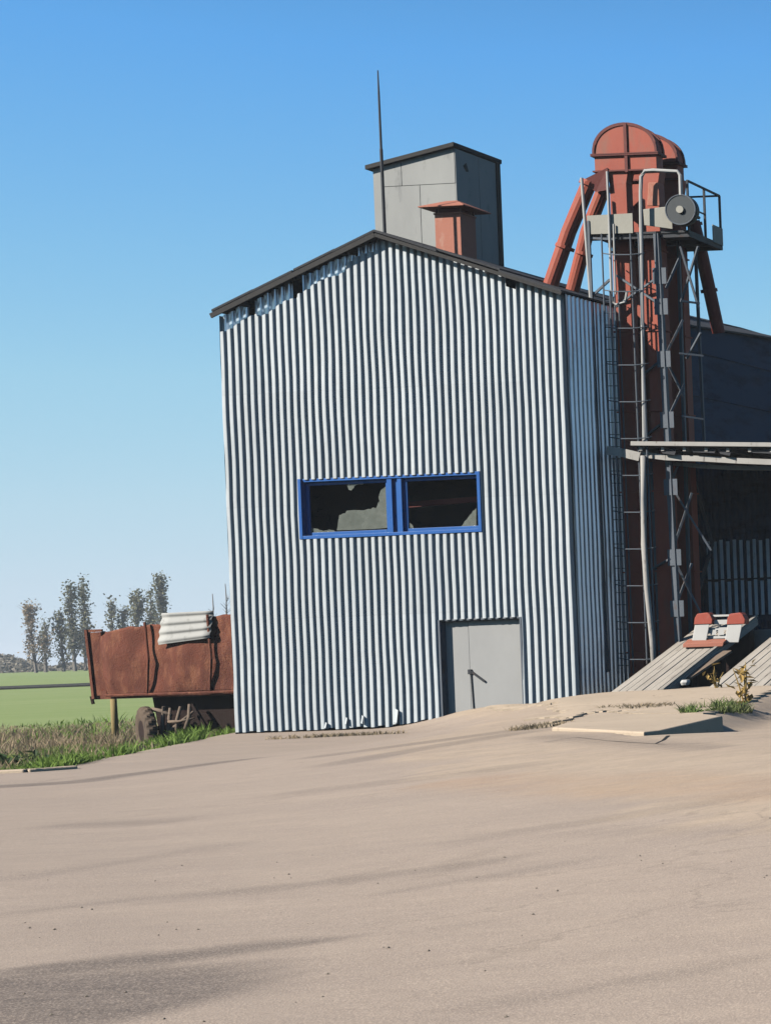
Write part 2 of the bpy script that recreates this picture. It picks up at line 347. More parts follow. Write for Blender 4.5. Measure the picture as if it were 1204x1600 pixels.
soil = t.mix(mid, (0.33, 0.26, 0.16), (0.20, 0.25, 0.085))
grass = t.mix(t.noise(t.coord((0.05, 0.4, 1)), 0.8, 5, 0.6, 0.3, 0.7), (0.235, 0.30, 0.10), (0.29, 0.34, 0.135))
grass = t.mix(t.math('MULTIPLY', t.noise(t.coord((0.2, 0.2, 1)), 6, 4, 0.7, 0.4, 0.7), 0.3), grass, (0.17, 0.25, 0.07))
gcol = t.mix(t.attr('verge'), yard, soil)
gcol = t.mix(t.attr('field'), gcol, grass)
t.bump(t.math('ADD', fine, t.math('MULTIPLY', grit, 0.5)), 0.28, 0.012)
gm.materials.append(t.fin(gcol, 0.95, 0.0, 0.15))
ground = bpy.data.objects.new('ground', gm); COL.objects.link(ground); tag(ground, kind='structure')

# kerb at the corner of the verge
kb = MB()
kpts = [(-60, 31.1), (-40, 31.1), (-30, 31.12), (-27.5, 31.12), (-26.4, 31.15), (-25.5, 31.3), (-25.1, 31.8)]
for a, b in zip(kpts, kpts[1:]):
    kb.bar((a[0], a[1], hgt(*a) - 0.015), (b[0], b[1], hgt(*b) - 0.015), 0.2, 0.14)
tag(kb.build('kerb', M['conc_warm'], bevel=0.02), kind='structure')

# ------------------------------------------------------------------ warehouse
A3 = R(3.0)
LC = Vector((-31.22, 44.23, 0.0)); WID = 8.18; DEEP = 22.0
wh = thing('warehouse', LC, 'tall galvanised corrugated sheet warehouse with gable front, blue broken window and grey double door', 'building', -A3)
BI = WM[wh.name].inverted()
def onfront(px, py, by=0.0):    # where the sight line crosses the plane parallel to the front wall, in the warehouse's own axes
    d = P(px, py, 1.0) - Vector((0, 0, EYE)); o = BI @ Vector((0, 0, EYE)); dl = (BI.to_3x3() @ d)
    k = (by - o.y) / dl.y; q = o + dl * k; return q.x, q.z
def onside(px, py, bx=WID):
    d = P(px, py, 1.0) - Vector((0, 0, EYE)); o = BI @ Vector((0, 0, EYE)); dl = (BI.to_3x3() @ d)
    k = (bx - o.x) / dl.x; q = o + dl * k; return q.y, q.z
apx, apz = onfront(594, 366); _, lz = onfront(343, 490); _, rz_ = onfront(880, 457)
PITCH = WID / 48.0
def prof(t):    # rounded box profile, 0 on the crest to 1 in the valley
    t = t % 1.0
    s = math.sin(2 * math.pi * (t + 0.0)) + 0.50
    return 0.5 - 0.5 * math.tanh(s * 2.9) / math.tanh(2.9)
def rake(x):
    return lerp(lz, apz, x / apx) if x < apx else lerp(apz, rz_, (x - apx) / (WID - apx))
wx0, wzt = onfront(466.5, 750); wx1, wzb = onfront(751.5, 829.5); wx0b, wzb2 = onfront(469, 841)
WZ0 = wzb; WZ1 = wzt
dx0, dzt = onfront(684, 969); dx1, _ = onfront(814, 1000)
HOLES = [(wx0, wx1, WZ0, WZ1), (dx0, dx1, -1, dzt)]
DEPTH = 0.078
def corr(mb, x0, x1, npp, pt, zlo, zhi, holes=(), row=0.45, depth=DEPTH, pitch=PITCH, wob=0.018, seed=0.0):
    n = int(round((x1 - x0) / pitch * npp)); xs = [x0 + (x1 - x0) * i / n for i in range(n + 1)]
    for h in holes:     # snap the nearest columns to the opening's sides
        for e in (h[0], h[1]):
            k = min(range(n + 1), key=lambda i: abs(xs[i] - e)); xs[k] = e
    idx = {}
    def V(i, z):
        key = (i, round(z, 4))
        if key not in idx:
            x = xs[i]; sheet = math.floor(x / (pitch * 6.0))
            y = depth * prof(x / pitch) + wob * nz(x * 0.8, z * 0.6, 5 + seed) + 0.006 * nz(x * 5, z * 1.2, seed) + 0.004 * (sheet % 2)
            xo = 0.010 * nz(z * 0.9, x * 0.6, 9 + seed)
            idx[key] = len(mb.v); mb.v.append(Vector(pt(x + xo, y, z)))
        return idx[key]
    for i in range(n):
        m = 0.5 * (xs[i] + xs[i + 1])
        iv = [((zlo(xs[i]), zlo(xs[i + 1])), (zhi(xs[i]), zhi(xs[i + 1])))]
        for h in holes:
            if h[0] < m < h[1]:
                new = []
                for b, tt in iv:
                    if h[3] <= min(b) or h[2] >= max(tt): new.append((b, tt)); continue
                    if h[2] > max(b): new.append((b, (h[2], h[2])))
                    if h[3] < min(tt): new.append(((h[3], h[3]), tt))
                iv = new
        for b, tt in iv:
            lo, hi = max(b) + 0.02, min(tt) - 0.02
            rows = [k * row for k in range(int(math.ceil(lo / row)), int(math.floor(hi / row)) + 1)]
            L = [b[0]] + rows + [tt[0]]; Rr = [b[1]] + rows + [tt[1]]
            for j in range(len(L) - 1):
                mb.f.append((V(i, L[j]), V(i + 1, Rr[j]), V(i + 1, Rr[j + 1]), V(i, L[j + 1])))
def hb(x): w = WM[wh.name] @ Vector((x, 0, 0)); return hgt(w.x, w.y)
rr = [random.uniform(0, 1) for _ in range(80)]
def fbot(x):
    k = int(x / PITCH * 1.0); g = hb(x)
    return g - 0.08 + (0.10 + 0.05 * rr[k % 80] if x < 4.6 else 0.0)
def ftop(x):
    k = int(x / (PITCH * 6)); r = rake(x)
    if x < apx - 0.1: return r - 0.06 - (0.36 if x < 0.9 else 0.42 if x < 1.9 else 0.34 if x < 3.0 else 0.20) - 0.04 * math.sin(x * 7)
    if 0.55 * WID < x and abs(x - 6.95) < 0.12: return r - 0.28
    return r - 0.03 - 0.05 * rr[int(x / PITCH / 3) % 80]
mb = MB(); corr(mb, 0, WID, 12, lambda x, y, z: (x, y, z), fbot, ftop, HOLES)
mb.build('front_wall', M['galv'], wh, world=False, smooth=True)
# sheets set back under the left verge, with dark gaps between them
mb = MB()
for a, b in ((0.04, 0.62), (0.78, 1.72), (1.95, 3.2), (3.3, apx - 0.14), (apx + 0.3, apx + 0.7)):
    corr(mb, a, b, 12, lambda x, y, z: (x, y + 0.09, z), lambda x: rake(x) - 0.75, lambda x: rake(x) - 0.03 - 0.02 * math.sin(9 * x), (), seed=3)
mb.build('gable_sheet', M['galv_side'], wh, world=False, smooth=True)
for px, py, w_, h_ in ((617, 1118, .10, .34), (566, 1124, .05, .2), (541, 1126, .05, .16), (509, 1133, .05, .14)):
    x, z = onfront(px, py, -0.02); m = MB(); m.prism([(x, -.03, z + h_ * .5), (x + w_, -.06, z + h_ * .35), (x + w_ * .8, -.09, z - h_ * .5), (x - .02, -.05, z - h_ * .42)], (0, .004, 0)); m.build('torn_flap', M['galv'], wh, world=False)
# side walls
def eave(y): return rz_ if y < 5 else lerp(rz_, rz_ + 0.40, (y - 5) / 6.0) if y < 11 else rz_ + 0.40
SG = 2.35
mb = MB(); corr(mb, 0.012, SG, 12, lambda x, y, z: (WID + 0.03 - y, x, z), lambda x: -0.2, lambda x: eave(x) - 0.03, (), depth=0.10, seed=7)
mb.build('side_wall', M['galv_side'], wh, world=False, smooth=True)
mb = MB()
zz = 0.0
k = 0
while zz < 10.4:        # lapped horizontal sheets beyond the elevator
    z1 = zz + 1.15
    y = SG
    while y < DEEP:
        ye = min(DEEP, y + 2.9); o = random.uniform(0, 0.008)
        t0, t1 = min(z1 + 0.05, eave(y) - 0.02), min(z1 + 0.05, eave(ye) - 0.02)
        if t0 > zz:
            mb.hexa([(WID - 0.10 + o, y, zz), (WID - 0.01 + o, y, zz), (WID - 0.01 + o, ye, zz), (WID - 0.10 + o, ye, zz),
                     (WID - 0.13 + o, y, t0), (WID - 0.05 + o, y, t0), (WID - 0.05 + o, ye, t1), (WID - 0.13 + o, ye, t1)])
        y = ye; k += 1
    zz = z1
o = mb.build('side_wall', M['dark_clad'], wh, world=False); o['label'] = 'dark blue lapped sheet cladding behind the elevator'
mb = MB(); corr(mb, 0, DEEP, 8, lambda x, y, z: (y, x, z), lambda x: -0.6, lambda x: lz - 0.05, (), seed=11)
mb.build('side_wall', M['galv'], wh, world=False, smooth=True)
mb = MB(); mb.add([(0, DEEP, -.6), (WID, DEEP, -.6), (WID, DEEP, rz_), (apx, DEEP, apz), (0, DEEP, lz)], [(0, 1, 2, 3, 4)])
mb.build('rear_wall', M['galv'], wh, world=False, solid=0.04)
# roof: corrugated slate sheets, slightly out of line at the verge
FO = -0.22
def slope(name, xa, za, xb, zb, steps, zf):
    mb = MB(); n = 26
    y0 = FO; rows = []
    k = 0; L = DEEP + 0.3
    ys = [FO + random.uniform(-0.02, 0.05)]
    ys = [FO, 1.2, 3, 5, 7, 9, 11, 14, 18, DEEP + 0.3]
    for s in range(steps):
        t0, t1 = s / steps, (s + 1) / steps
        off = 0.035 * (s % 2); fo = FO + (0.05 if s % 2 else 0)
        for a, b in zip(ys, ys[1:]):
            a2 = fo if a == FO else a
            q = []
            for t_, y_ in ((t0, a2), (t1, a2), (t1, b), (t0, b)):
                q.append((lerp(xa, xb, t_), y_, lerp(za, zb, t_) + off + zf(y_) * t_))
            mb.hexa([Vector(p) for p in q] + [Vector(p) + Vector((0, 0, 0.05)) for p in q])
    return mb.build(name, M['roof'], wh, world=False)
rl, rlz = onfront(328, 490, FO); ra, raz = onfront(592, 364, FO)
slope('roof', apx, apz + 0.02, rl, rlz + 0.02, 4, lambda y: 0.0)
rex = WID + 0.07
slope('roof', apx, apz + 0.02, rex, rz_ + 0.0 - 0.07 * (apz - rz_) / (WID - apx), 3, lambda y: eave(y) - rz_)
mb = MB()
mb.bar((rl, FO + 0.02, rlz - 0.05), (apx, FO + 0.02, apz - 0.05), 0.035, 0.11)
mb.bar((apx, FO + 0.02, apz - 0.05), (rex, FO + 0.02, rz_ - 0.05), 0.035, 0.08)
for x in (0.6, 1.9, 3.2, apx + 0.1, 5.2, 6.5):
    mb.bar((x, FO + 0.04, rake(x) - 0.06), (x, 3.0, rake(x) - 0.06), 0.08, 0.10)
mb.build('verge_board', M['tar'], wh, world=False)
# window
def fr(px, py, by=0.0): x, z = onfront(px, py, by); return Vector((x, by, z))
win = MB(); tk = 0.055
W0, W1, Z0, Z1 = wx0, wx1, WZ0, WZ1
win.box(W0 - 0.02, W0 + tk, -0.02, 0.20, Z0 - 0.02, Z1 + 0.02)
win.box(W1 - tk, W1 + 0.02, -0.02, 0.20, Z0 - 0.02, Z1 + 0.02)
win.box(W0 + tk, W1 - tk, -0.015, 0.20, Z0 - 0.02, Z0 + tk)
win.box(W0 + tk, W1 - tk, 0.03, 0.20, Z1 - tk, Z1 + 0.02)
mid0, _ = onfront(607, 790, 0.1); mid1, _ = onfront(630, 790, 0.1)
win.box(mid0, mid0 + 0.12, 0.05, 0.19, Z0 + tk, Z1 - tk)
win.box(mid1 - 0.10, mid1, 0.05, 0.19, Z0 + tk, Z1 - tk)
win.box(mid0 + 0.12, mid1 - 0.10, 0.12, 0.19, Z0 + tk, Z1 - tk)
wo = win.build('window', M['blue'], wh, world=False, bevel=0.006)
def sash(xa, xb):
    s = MB(); w = 0.075; za, zb = Z0 + tk + 0.003, Z1 - tk - 0.003
    s.box(xa, xa + w, 0.13, 0.18, za, zb); s.box(xb - w, xb, 0.13, 0.18, za, zb)
    s.box(xa + w, xb - w, 0.13, 0.18, za, za + w); s.box(xa + w, xb - w, 0.13, 0.18, zb - w, zb)
    return s.build('sash', M['blue'], wo, world=False, bevel=0.006)
sash(W0 + tk + 0.003, mid0 - 0.003); sash(mid1 + 0.003, W1 - tk - 0.003)
def shard(pts, by=0.155):     # points in pixels of the photograph
    rg = random.Random(len(pts) * 31 + int(pts[0][0])); jag = []
    for i, (a, b) in enumerate(pts):        # break each edge into splinters
        c, d = pts[(i + 1) % len(pts)]; jag.append((a, b))
        if abs(c - a) > 14 and abs(d - b) > 5 and math.hypot(c - a, d - b) < 80: jag += [(lerp(a, c, t_) + rg.uniform(-5, 5), lerp(b, d, t_) + rg.uniform(-6, 6)) for t_ in (.35, .7)]
    s = MB(); s.prism([fr(440 + a / 3.541, 720 + b / 3.541, by) for a, b in jag], (0, 0.006, 0)); return s.build('glass_shard', M['glassdust'], wo, world=False)
shard([(305, 385), (318, 300), (335, 292), (352, 290), (358, 276), (400, 272), (450, 274), (492, 268), (497, 262), (525, 255), (540, 225), (535, 200), (546, 165), (575, 140), (600, 128), (600, 370), (500, 378)])
shard([(360, 128), (470, 120), (400, 140), (385, 165), (370, 160)])
shard([(150, 400), (165, 372), (200, 376), (230, 388), (260, 380), (290, 385), (300, 400)])
shard([(690, 370), (690, 335), (710, 345), (730, 372)])
shard([(985, 365), (1010, 335), (1050, 290), (1075, 260), (1075, 360)])
ib = MB(); a, b = fr(625, 790, 0.75), fr(760, 779, 0.75)
ib.bar(a, b, 0.10, 0.13)
ib.build('tie_beam', M['oxide_dark'], wh, world=False)
fl = MB(); fl.box(0.05, WID - 0.15, 0.30, DEEP - 0.1, 2.6, 2.75); fl.box(0.3, WID - 0.3, 1.5, 1.6, 2.75, 9.2)  # floor, and an upright dark panel added behind the window to keep the inside dark
fl.build('floor_and_added_dark_panel', M['inside'], wh, world=False)
# door
dr = MB(); dp = 0.20
dr.box(dx0 - 0.01, dx0 + 0.03, 0.0, dp + 0.06, -0.1, dzt); dr.box(dx1 - 0.03, dx1 + 0.01, 0.0, dp + 0.06, -0.1, dzt); dr.box(dx0 + 0.03, dx1 - 0.03, 0.045, dp + 0.06, dzt - 0.03, dzt + 0.02)
do = dr.build('door', M['steel_grey'], wh, world=False)
ds, _ = onfront(734, 1040, dp)
l = MB(); l.box(dx0 + 0.035, ds - 0.008, dp, dp + 0.04, -0.1, dzt - 0.035); l.build('door_leaf', M['door'], do, world=False, bevel=0.004)
l = MB(); l.box(ds + 0.004, dx1 - 0.035, dp - 0.012, dp + 0.03, -0.1, dzt - 0.035); l.build('door_leaf', M['door'], do, world=False, bevel=0.004)
l = MB(); l.bar(fr(734, 1048, dp - 0.03), fr(757, 1065, dp - 0.035), 0.03, 0.045); l.bar(fr(735.5, 1046, dp - 0.015), fr(740, 1107, dp - 0.015), 0.02, 0.045)
l.box(ds - 0.03, ds + 0.05, dp - 0.05, dp - 0.013, fr(734, 1050, dp).z - 0.05, fr(734, 1050, dp).z + 0.06)
l.build('hasp', M['steel_dark'], do, world=False)
# roof cabin of flat grey panels
CB = 3.1
cxl, _ = onfront(584, 300, CB); cxr, _ = onfront(713, 300, CB)
ctl = onfront(583, 264, CB)[1]; ctr = onfront(714, 231, CB)[1]
cdep, crz = onside(779, 252, cxr)
seam_z = onfront(650, 289, CB)[1]; sx = onfront(657, 330, CB)[0]
cab = MB(); g = 0.007
def ctop(x): return lerp(ctl, ctr, (x - cxl) / (cxr - cxl))
def panel(x0, x1, z0, z1a, z1b, y=CB): cab.hexa([(x0, y, z0), (x1, y, z0), (x1, y + 0.03, z0), (x0, y + 0.03, z0), (x0, y, z1a), (x1, y, z1b), (x1, y + 0.03, z1b), (x0, y + 0.03, z1a)])
base = 9.6
panel(cxl + 0.24, sx - g, base, seam_z - g, seam_z - g); panel(sx + g, cxr - 0.02, base, seam_z - g, seam_z - g)
ux = lerp(cxl, sx, 0.62)
panel(cxl + 0.24, ux - g, seam_z, ctop(cxl + 0.24), ctop(ux), CB - 0.012); panel(ux + g, cxr - 0.02, seam_z, ctop(ux), ctop(cxr), CB - 0.012)
panel(cxl, cxl + 0.23, base, ctop(cxl), ctop(cxl + .23), CB - 0.006)
cab.hexa([(cxl + .03, CB + .035, base), (cxr - .04, CB + .035, base), (cxr - .04, cdep - .04, base), (cxl + .03, cdep - .04, base),
          (cxl + .03, CB + .035, ctl - .02), (cxr - .04, CB + .035, ctr - .02), (cxr - .04, cdep - .04, ctr - .02), (cxl + .03, cdep - .04, ctl - .02)])
def spanel(y0, y1, z0, z1): cab.box(cxr - 0.03, cxr, y0, y1, z0, z1)
spanel(CB, CB + 0.9, base, ctr - .01); spanel(CB + 0.914, cdep - 0.16, base, ctr - .01)
co_ = cab.build('roof_cabin', M['cabin'], wh, world=False)
c2 = MB()
c2.hexa([(cxl - .12, CB - .12, ctl - .03), (cxr + .04, CB - .12, ctr + .02), (cxr + .04, cdep + .05, ctr + .02), (cxl - .12, cdep + .05, ctl - .03),
         (cxl - .12, CB - .12, ctl + .07), (cxr + .04, CB - .12, ctr + .12), (cxr + .04, cdep + .05, ctr + .12), (cxl - .12, cdep + .05, ctl + .07)])
c2.build('cabin_roof', M['tar'], co_, world=False)
c3 = MB(); c3.box(cxr - 0.05, cxr + 0.03, cdep - 0.155, cdep, base, ctr + .01)
c3.build('corner_trim', M['tar'], co_, world=False)
hy, hz_ = onside(727, 262, cxr)
c4 = MB(); c4.prism([(cxr + .012, hy - .10, hz_ + .02), (cxr + .012, hy + .02, hz_ + .12), (cxr + .012, hy + .10, hz_ - .08), (cxr + .012, hy + .02, hz_ - .10)], (-0.02, 0, 0))
c4.build('cable_hole', M['black'], co_, world=False)
# red vent
VB = 1.45
vx0, vzb = onfront(681, 400, VB); vx1, _ = onfront(721, 400, VB); vzt = onfront(700, 332, VB)[1]
v = MB(); vd = vx1 - vx0 - 0.05
v.box(vx0, vx1, VB, VB + vd, 10.2, vzt)
for i in range(5):
    zc = lerp(vzb + .1, vzt - .1, i / 4)
v.box(vx0 - .02, vx1 + .02, VB - .02, VB + vd + .02, vzt - .04, vzt)
vo = v.build('vent', M['oxide_pale'], wh, world=False, bevel=0.008)
v = MB()
for (a, b) in ((vx0 + .03, VB + .03), (vx1 - .03, VB + .03), (vx0 + .03, VB + vd - .03), (vx1 - .03, VB + vd - .03)): v.box(a - .02, a + .02, b - .02, b + .02, vzt + .002, vzt + .10)
v.box(vx0 + .06, vx1 - .06, VB + .06, VB + vd - .06, vzt + .002, vzt + .09)
v.build('vent_slot', M['oxide_dark'], vo, world=False)
v = MB(); e = 0.24; zc = vzt + .10; cx_, cy_ = (vx0 + vx1) / 2, VB + vd / 2
q = [(vx0 - e, VB - e, zc), (vx1 + e, VB - e, zc), (vx1 + e, VB + vd + e, zc), (vx0 - e, VB + vd + e, zc)]
v.add(q + [(a, b, c + .025) for a, b, c in q] + [(cx_ - .12, cy_ - .1, zc + .22), (cx_ + .12, cy_ - .1, zc + .22), (cx_ + .12, cy_ + .1, zc + .22), (cx_ - .12, cy_ + .1, zc + .22)],
      [(3, 2, 1, 0), (0, 1, 5, 4), (1, 2, 6, 5), (2, 3, 7, 6), (3, 0, 4, 7), (4, 5, 9, 8), (5, 6, 10, 9), (6, 7, 11, 10), (7, 4, 8, 11), (8, 9, 10, 11)])
v.build('vent_cap', M['oxide_pale'], vo, world=False)
# rod
a = P(601, 368, 44.35); b = P(590, 110, 44.35)
rod = thing('lightning_rod', a, 'thin tapering metal rod standing upright just behind the gable peak', 'lightning rod')
r_ = MB(); r_.tube([a - Vector((0, 0, .3)), lerp(a, b, .3), lerp(a, b, .52), lerp(a, b, .53), lerp(a, b, .85), b], [.035, .034, .034, .026, .022, .012], 8); r_.build('mast', M['steel_dark'], rod)

# ------------------------------------------------------------------ bucket elevators
YE = 45.45
def leg_x(px, Y): return P(px, 300, Y).x
def elevator(name, Y, dxp, label, front):
    k = Y / YE
    def X(px): return P(px, 300, YE).x + dxp
    zfl = P(980, 241, YE).z; zb = P(980, 266, YE).z; zt = P(985, 194, YE).z
    cx = (X(929) + X(1027)) / 2; rx = (X(1027) - X(929)) / 2; dep = 0.34
    root = thing(name, (cx, Y + .25, hgt(cx, Y)), label, 'grain elevator', group='bucket elevators in the steel tower')
    lw = X(977) - X(951)
    for x0 in (X(951), X(1001)):
        m = MB(); m.box(x0, x0 + lw, Y + 0.03, Y + 0.33, 0.3, zb - 0.30)
        m.add([(x0, Y + .03, zb - .30), (x0 + lw, Y + .03, zb - .30), (x0 + lw, Y + .33, zb - .30), (x0, Y + .33, zb - .30),
               (x0 - .05, Y + .04, zb), (x0 + lw + .05, Y + .04, zb), (x0 + lw + .05, Y + .335, zb), (x0 - .05, Y + .335, zb)], [(0, 1, 5, 4), (1, 2, 6, 5), (2, 3, 7, 6), (3, 0, 4, 7)])
        zz = 1.5
        while zz < zb - .6:
            m.box(x0 - .035, x0 + lw + .035, Y + .0, Y + .36, zz, zz + .035); zz += 1.9
        m.build('leg', M['oxide'], root, bevel=0.006)
    # head: straight casing and half-round hood
    m = MB(); m.box(cx - rx + .01, cx + rx - .01, Y + .01, Y + dep - .01, zb, zfl)
    ho = m.build('head', M['oxide'], root, bevel=0.008)
    m = MB(); n = 22; ring = [(cx + rx * math.cos(math.pi * i / n), zfl + (zt - zfl) * math.sin(math.pi * i / n) ** 0.85) for i in range(n + 1)]
    m.prism([(x, Y, z) for x, z in ring], (0, dep, 0))
    m.build('hood', M['oxide'], ho, bevel=0.012)
    m = MB()
    m.box(cx - rx - .06, cx + rx + .06, Y - .05, Y + dep + .05, zfl - .03, zfl - .005); m.box(cx - rx - .06, cx + rx + .06, Y - .05, Y + dep + .05, zfl + .005, zfl + .03)
    for yy in (Y - .015, Y + dep - .02):
        for (x0, z0), (x1, z1) in zip(ring, ring[1:]): m.bar((x0, yy + .02, z0 + .01), (x1, yy + .02, z1 + .01), .05, .07)
    m.box(cx + .0, cx + .07, Y - .04, Y + .0, zfl + .035, zt + .02); m.box(cx + .0, cx + .07, Y - .04, Y + .0, zb - .05, zfl - .035)
    m.box(cx - rx - .03, cx + rx + .03, Y - .03, Y + dep + .03, zb - .02, zb + .015)
    m.build('flange', M['oxide_dark'], ho)
    return root, cx, rx, zb, zfl
e1, cx1, rx1, zb1, zf1 = elevator('bucket_elevator', YE, 0.0, 'red bucket elevator nearer the camera, with round hood, twin legs and a drive pulley', True)
e2, cx2, rx2, zb2, zf2 = elevator('bucket_elevator', YE + 1.02, 0.02, 'red bucket elevator half hidden behind the other, without a pulley', False)
def spout(root, pts, r, mat):
    m = MB(); m.tube(pts, r, 14)
    a, b = Vector(pts[0]), Vector(pts[-1]); d = (b - a).normalized()
    for k in (0.03, .62):
        c = lerp(a, b, k); m.tube([c - d * .04, c + d * .04], r * 1.3, 14)
    return m.build('spout', mat, root, smooth=False)
spout(e1, [P(921, 283, 45.5), P(888, 362, 45.45), P(858, 450, 45.4)], .165, M['oxide'])
spout(e2, [P(944, 290, 46.2), P(917, 362, 46.2), P(892, 462, 46.2)], .15, M['oxide'])
m = MB(); m.hexa([P(930, 300, 45.4), P(952, 296, 45.4), P(952, 296, 45.9), P(930, 300, 45.9), P(908, 282, 45.35), P(948, 262, 45.4), P(948, 262, 45.9), P(908, 282, 45.8)])
m.build('outlet', M['oxide_dark'], e1)
spout(e2, [P(1082, 345, 46.9), P(1096, 400, 47.1), P(1122, 520, 47.6)], .15, M['oxide_dark'])
m = MB(); c = P(1063, 328, 44.72)
for y0, y1, r in ((0, .03, .30), (.03, .16, .36), (-.02, .0, .33)):
    m.tube([c + Vector((0, y0, 0)), c + Vector((0, y1, 0))], r, 36)
m.tube([c + Vector((0, -.02, 0)), c + Vector((0, .9, 0))], .04, 12)
po = m.build('pulley', M['pulley'], e1)
m = MB(); m.tube([c + Vector((0, -.07, 0)), c + Vector((0, -.021, 0))], .085, 16); m.build('hub', M['toe'], po)
m = MB(); 
for r in (.345,): 
    pts = [c + Vector((math.cos(a_) * r, -.022, math.sin(a_) * r)) for a_ in [2 * math.pi * i / 36 for i in range(37)]]
    m.tube(pts, .016, 6)
m.build('rim', M['steel_grey'], po)
m = MB()    # belt guard
m.hexa([P(1006, 352, 44.9), P(1050, 358, 44.9), P(1050, 358, 45.05), P(1006, 352, 45.05), P(1004, 327, 44.9), P(1048, 322, 44.9), P(1048, 322, 45.05), P(1004, 327, 45.05)])
m.build('belt_guard', M['toe'], e1, bevel=0.01)
m = MB(); m.hexa([P(1010, 322, 44.95), P(1030, 322, 44.95), P(1030, 322, 45.3), P(1010, 322, 45.3), P(1012, 285, 44.95), P(1028, 285, 44.95), P(1028, 285, 45.3), P(1012, 285, 45.3)])
m.build('motor', M['oxide_pale'], e1, bevel=0.02)

# ------------------------------------------------------------------ steel tower with platform and caged ladder
tw = thing('steel_tower', (P(1000, 700, 45.4).x, 45.4, .5), 'slim lattice steel tower with high work platform, railing and caged ladder around the red elevators', 'tower')
def col(px0, py0, px1, py1, Y0, Y1, w, mat):
    m = MB(); a, b = P(px0, py0, Y0), P(px1, py1, Y1)
    m.bar(a, b, w, .02, (0, 1, 0)); m.bar(a + Vector((w / 2, 0, 0)), b + Vector((w / 2, 0, 0)), .02, w, (0, 1, 0))
    return m.build('column', mat, tw)
col(1024, 365, 1060, 1040, 45.0, 45.0, .13, M['steel_grey'])
col(1058, 375, 1078, 1000, 45.9, 46.0, .07, M['steel_grey'])
col(1084, 372, 1099, 700, 46.9, 47.0, .06, M['steel_grey'])
col(918, 345, 948, 1050, 44.95, 44.95, .05, M['steel_grey'])
m = MB()
for py in (430, 478, 560, 655, 760, 870, 950):     # gussets and bracing
    x = 1024 + (py - 365) * 36 / 675
    a = P(x - 8, py + 14, 44.97); b = P(x + 12, py - 12, 44.97)
    m = MB(); m.box(min(a.x, b.x), max(a.x, b.x), 44.96, 44.975, min(a.z, b.z), max(a.z, b.z)); m.build('gusset_plate', M['steel_grey'], tw)
for (a, b) in (((1032, 430), (960, 480)), ((1034, 478), (962, 430)), ((1036, 560), (1066, 500)), ((1038, 560), (1068, 620)), ((1042, 655), (1068, 600)), ((1046, 760), (1072, 690)), ((1050, 860), (1080, 770)),
               ((1050, 870), (1095, 960)), ((1054, 950), (1080, 880)), ((1036, 560), (1005, 585)), ((1042, 655), (1010, 680)), ((1052, 870), (1016, 890)), ((1062, 385), (1091, 482)), ((1090, 385), (1064, 470)), ((1040, 450), (1062, 400)), ((1062, 470), (1092, 474)), ((1094, 520), (1072, 560)), ((1048, 760), (1110, 860)), ((1060, 552), (1098, 556)), ((1064, 650), (1098, 655))):
    m = MB(); m.bar(P(*a, 45.2), P(*b, 45.5), .045, .045); m.build('brace', M['steel_grey'], tw)
for (a, b) in (((922, 465), (952, 437)), ((918, 372), (960, 374)), ((948, 352), (950, 372))):
    m = MB(); m.bar(P(*a, 45.0), P(*b, 45.0), .05, .05); m.build('brace', M['steel_grey'], tw)
# platform
def pl(px, py, Y): return P(px, py, Y)
xl, xr = P(918, 350, 45.0).x, P(1075, 350, 45.0).x
zt_ = P(990, 366, 45.0).z
m = MB(); m.box(xl, xr, 45.0, 46.75, zt_, zt_ + .05)
for yy in (45.03, 45.9, 46.7): m.box(xl, xr, yy, yy + .06, zt_ - .10, zt_ - .002)
m.box(xr - .05, xr, 45.1, 46.7, zt_ - .10, zt_ - .002)
plat = m.build('platform', M['steel_dark'], tw)
m = MB()
m.hexa([P(918, 366, 44.95), P(988, 364, 44.95), P(988, 364, 44.985), P(918, 366, 44.985), P(916, 337, 44.95), P(987, 333, 44.95), P(987, 333, 44.985), P(916, 337, 44.985)])
m.build('toe_board', M['toe'], plat)
m = MB(); m.box(xr + .01, xr + .03, 46.2, 46.72, zt_, zt_ + .42); m.build('toe_board', M['toe'], plat)
m = MB(); top = zt_ + 1.22
for yy in (45.05, 45.9, 46.72):
    m.bar((xr - .02, yy, zt_), (xr - .02, yy, top), .045, .045)
m.bar((xr - .02, 45.05, top), (xr - .02, 46.72, top), .045, .045); m.bar((xr - .02, 45.05, zt_ + .6), (xr - .02, 45.9, zt_ + .6), .03, .03)
m.bar((xr - .02, 46.72, top), (xr - 1.0, 46.72, top), .04, .04)
m.build('railing', M['steel_dark'], plat)
m = MB()
m.tube([P(908, 278, 44.97), P(912, 330, 44.97), P(922, 466, 44.97)], .035, 8)
m.tube([P(1006, 700, 44.72), P(1000, 300, 44.72), P(1001, 276, 44.72), P(1007, 267, 44.72), P(1020, 266, 44.72), P(1058, 268, 44.72), P(1062, 274, 44.72), P(1063, 305, 44.72)], .042, 8)
m.tube([P(948, 268, 44.9), P(951, 340, 44.9), P(955, 470, 44.9), P(962, 476, 44.9), P(976, 472, 44.9), P(979, 455, 44.9)], .03, 8)
m.tube([P(958, 350, 44.9), P(961, 460, 44.9)], .022, 8)
m.build('handrail', M['steel_pale'], plat)
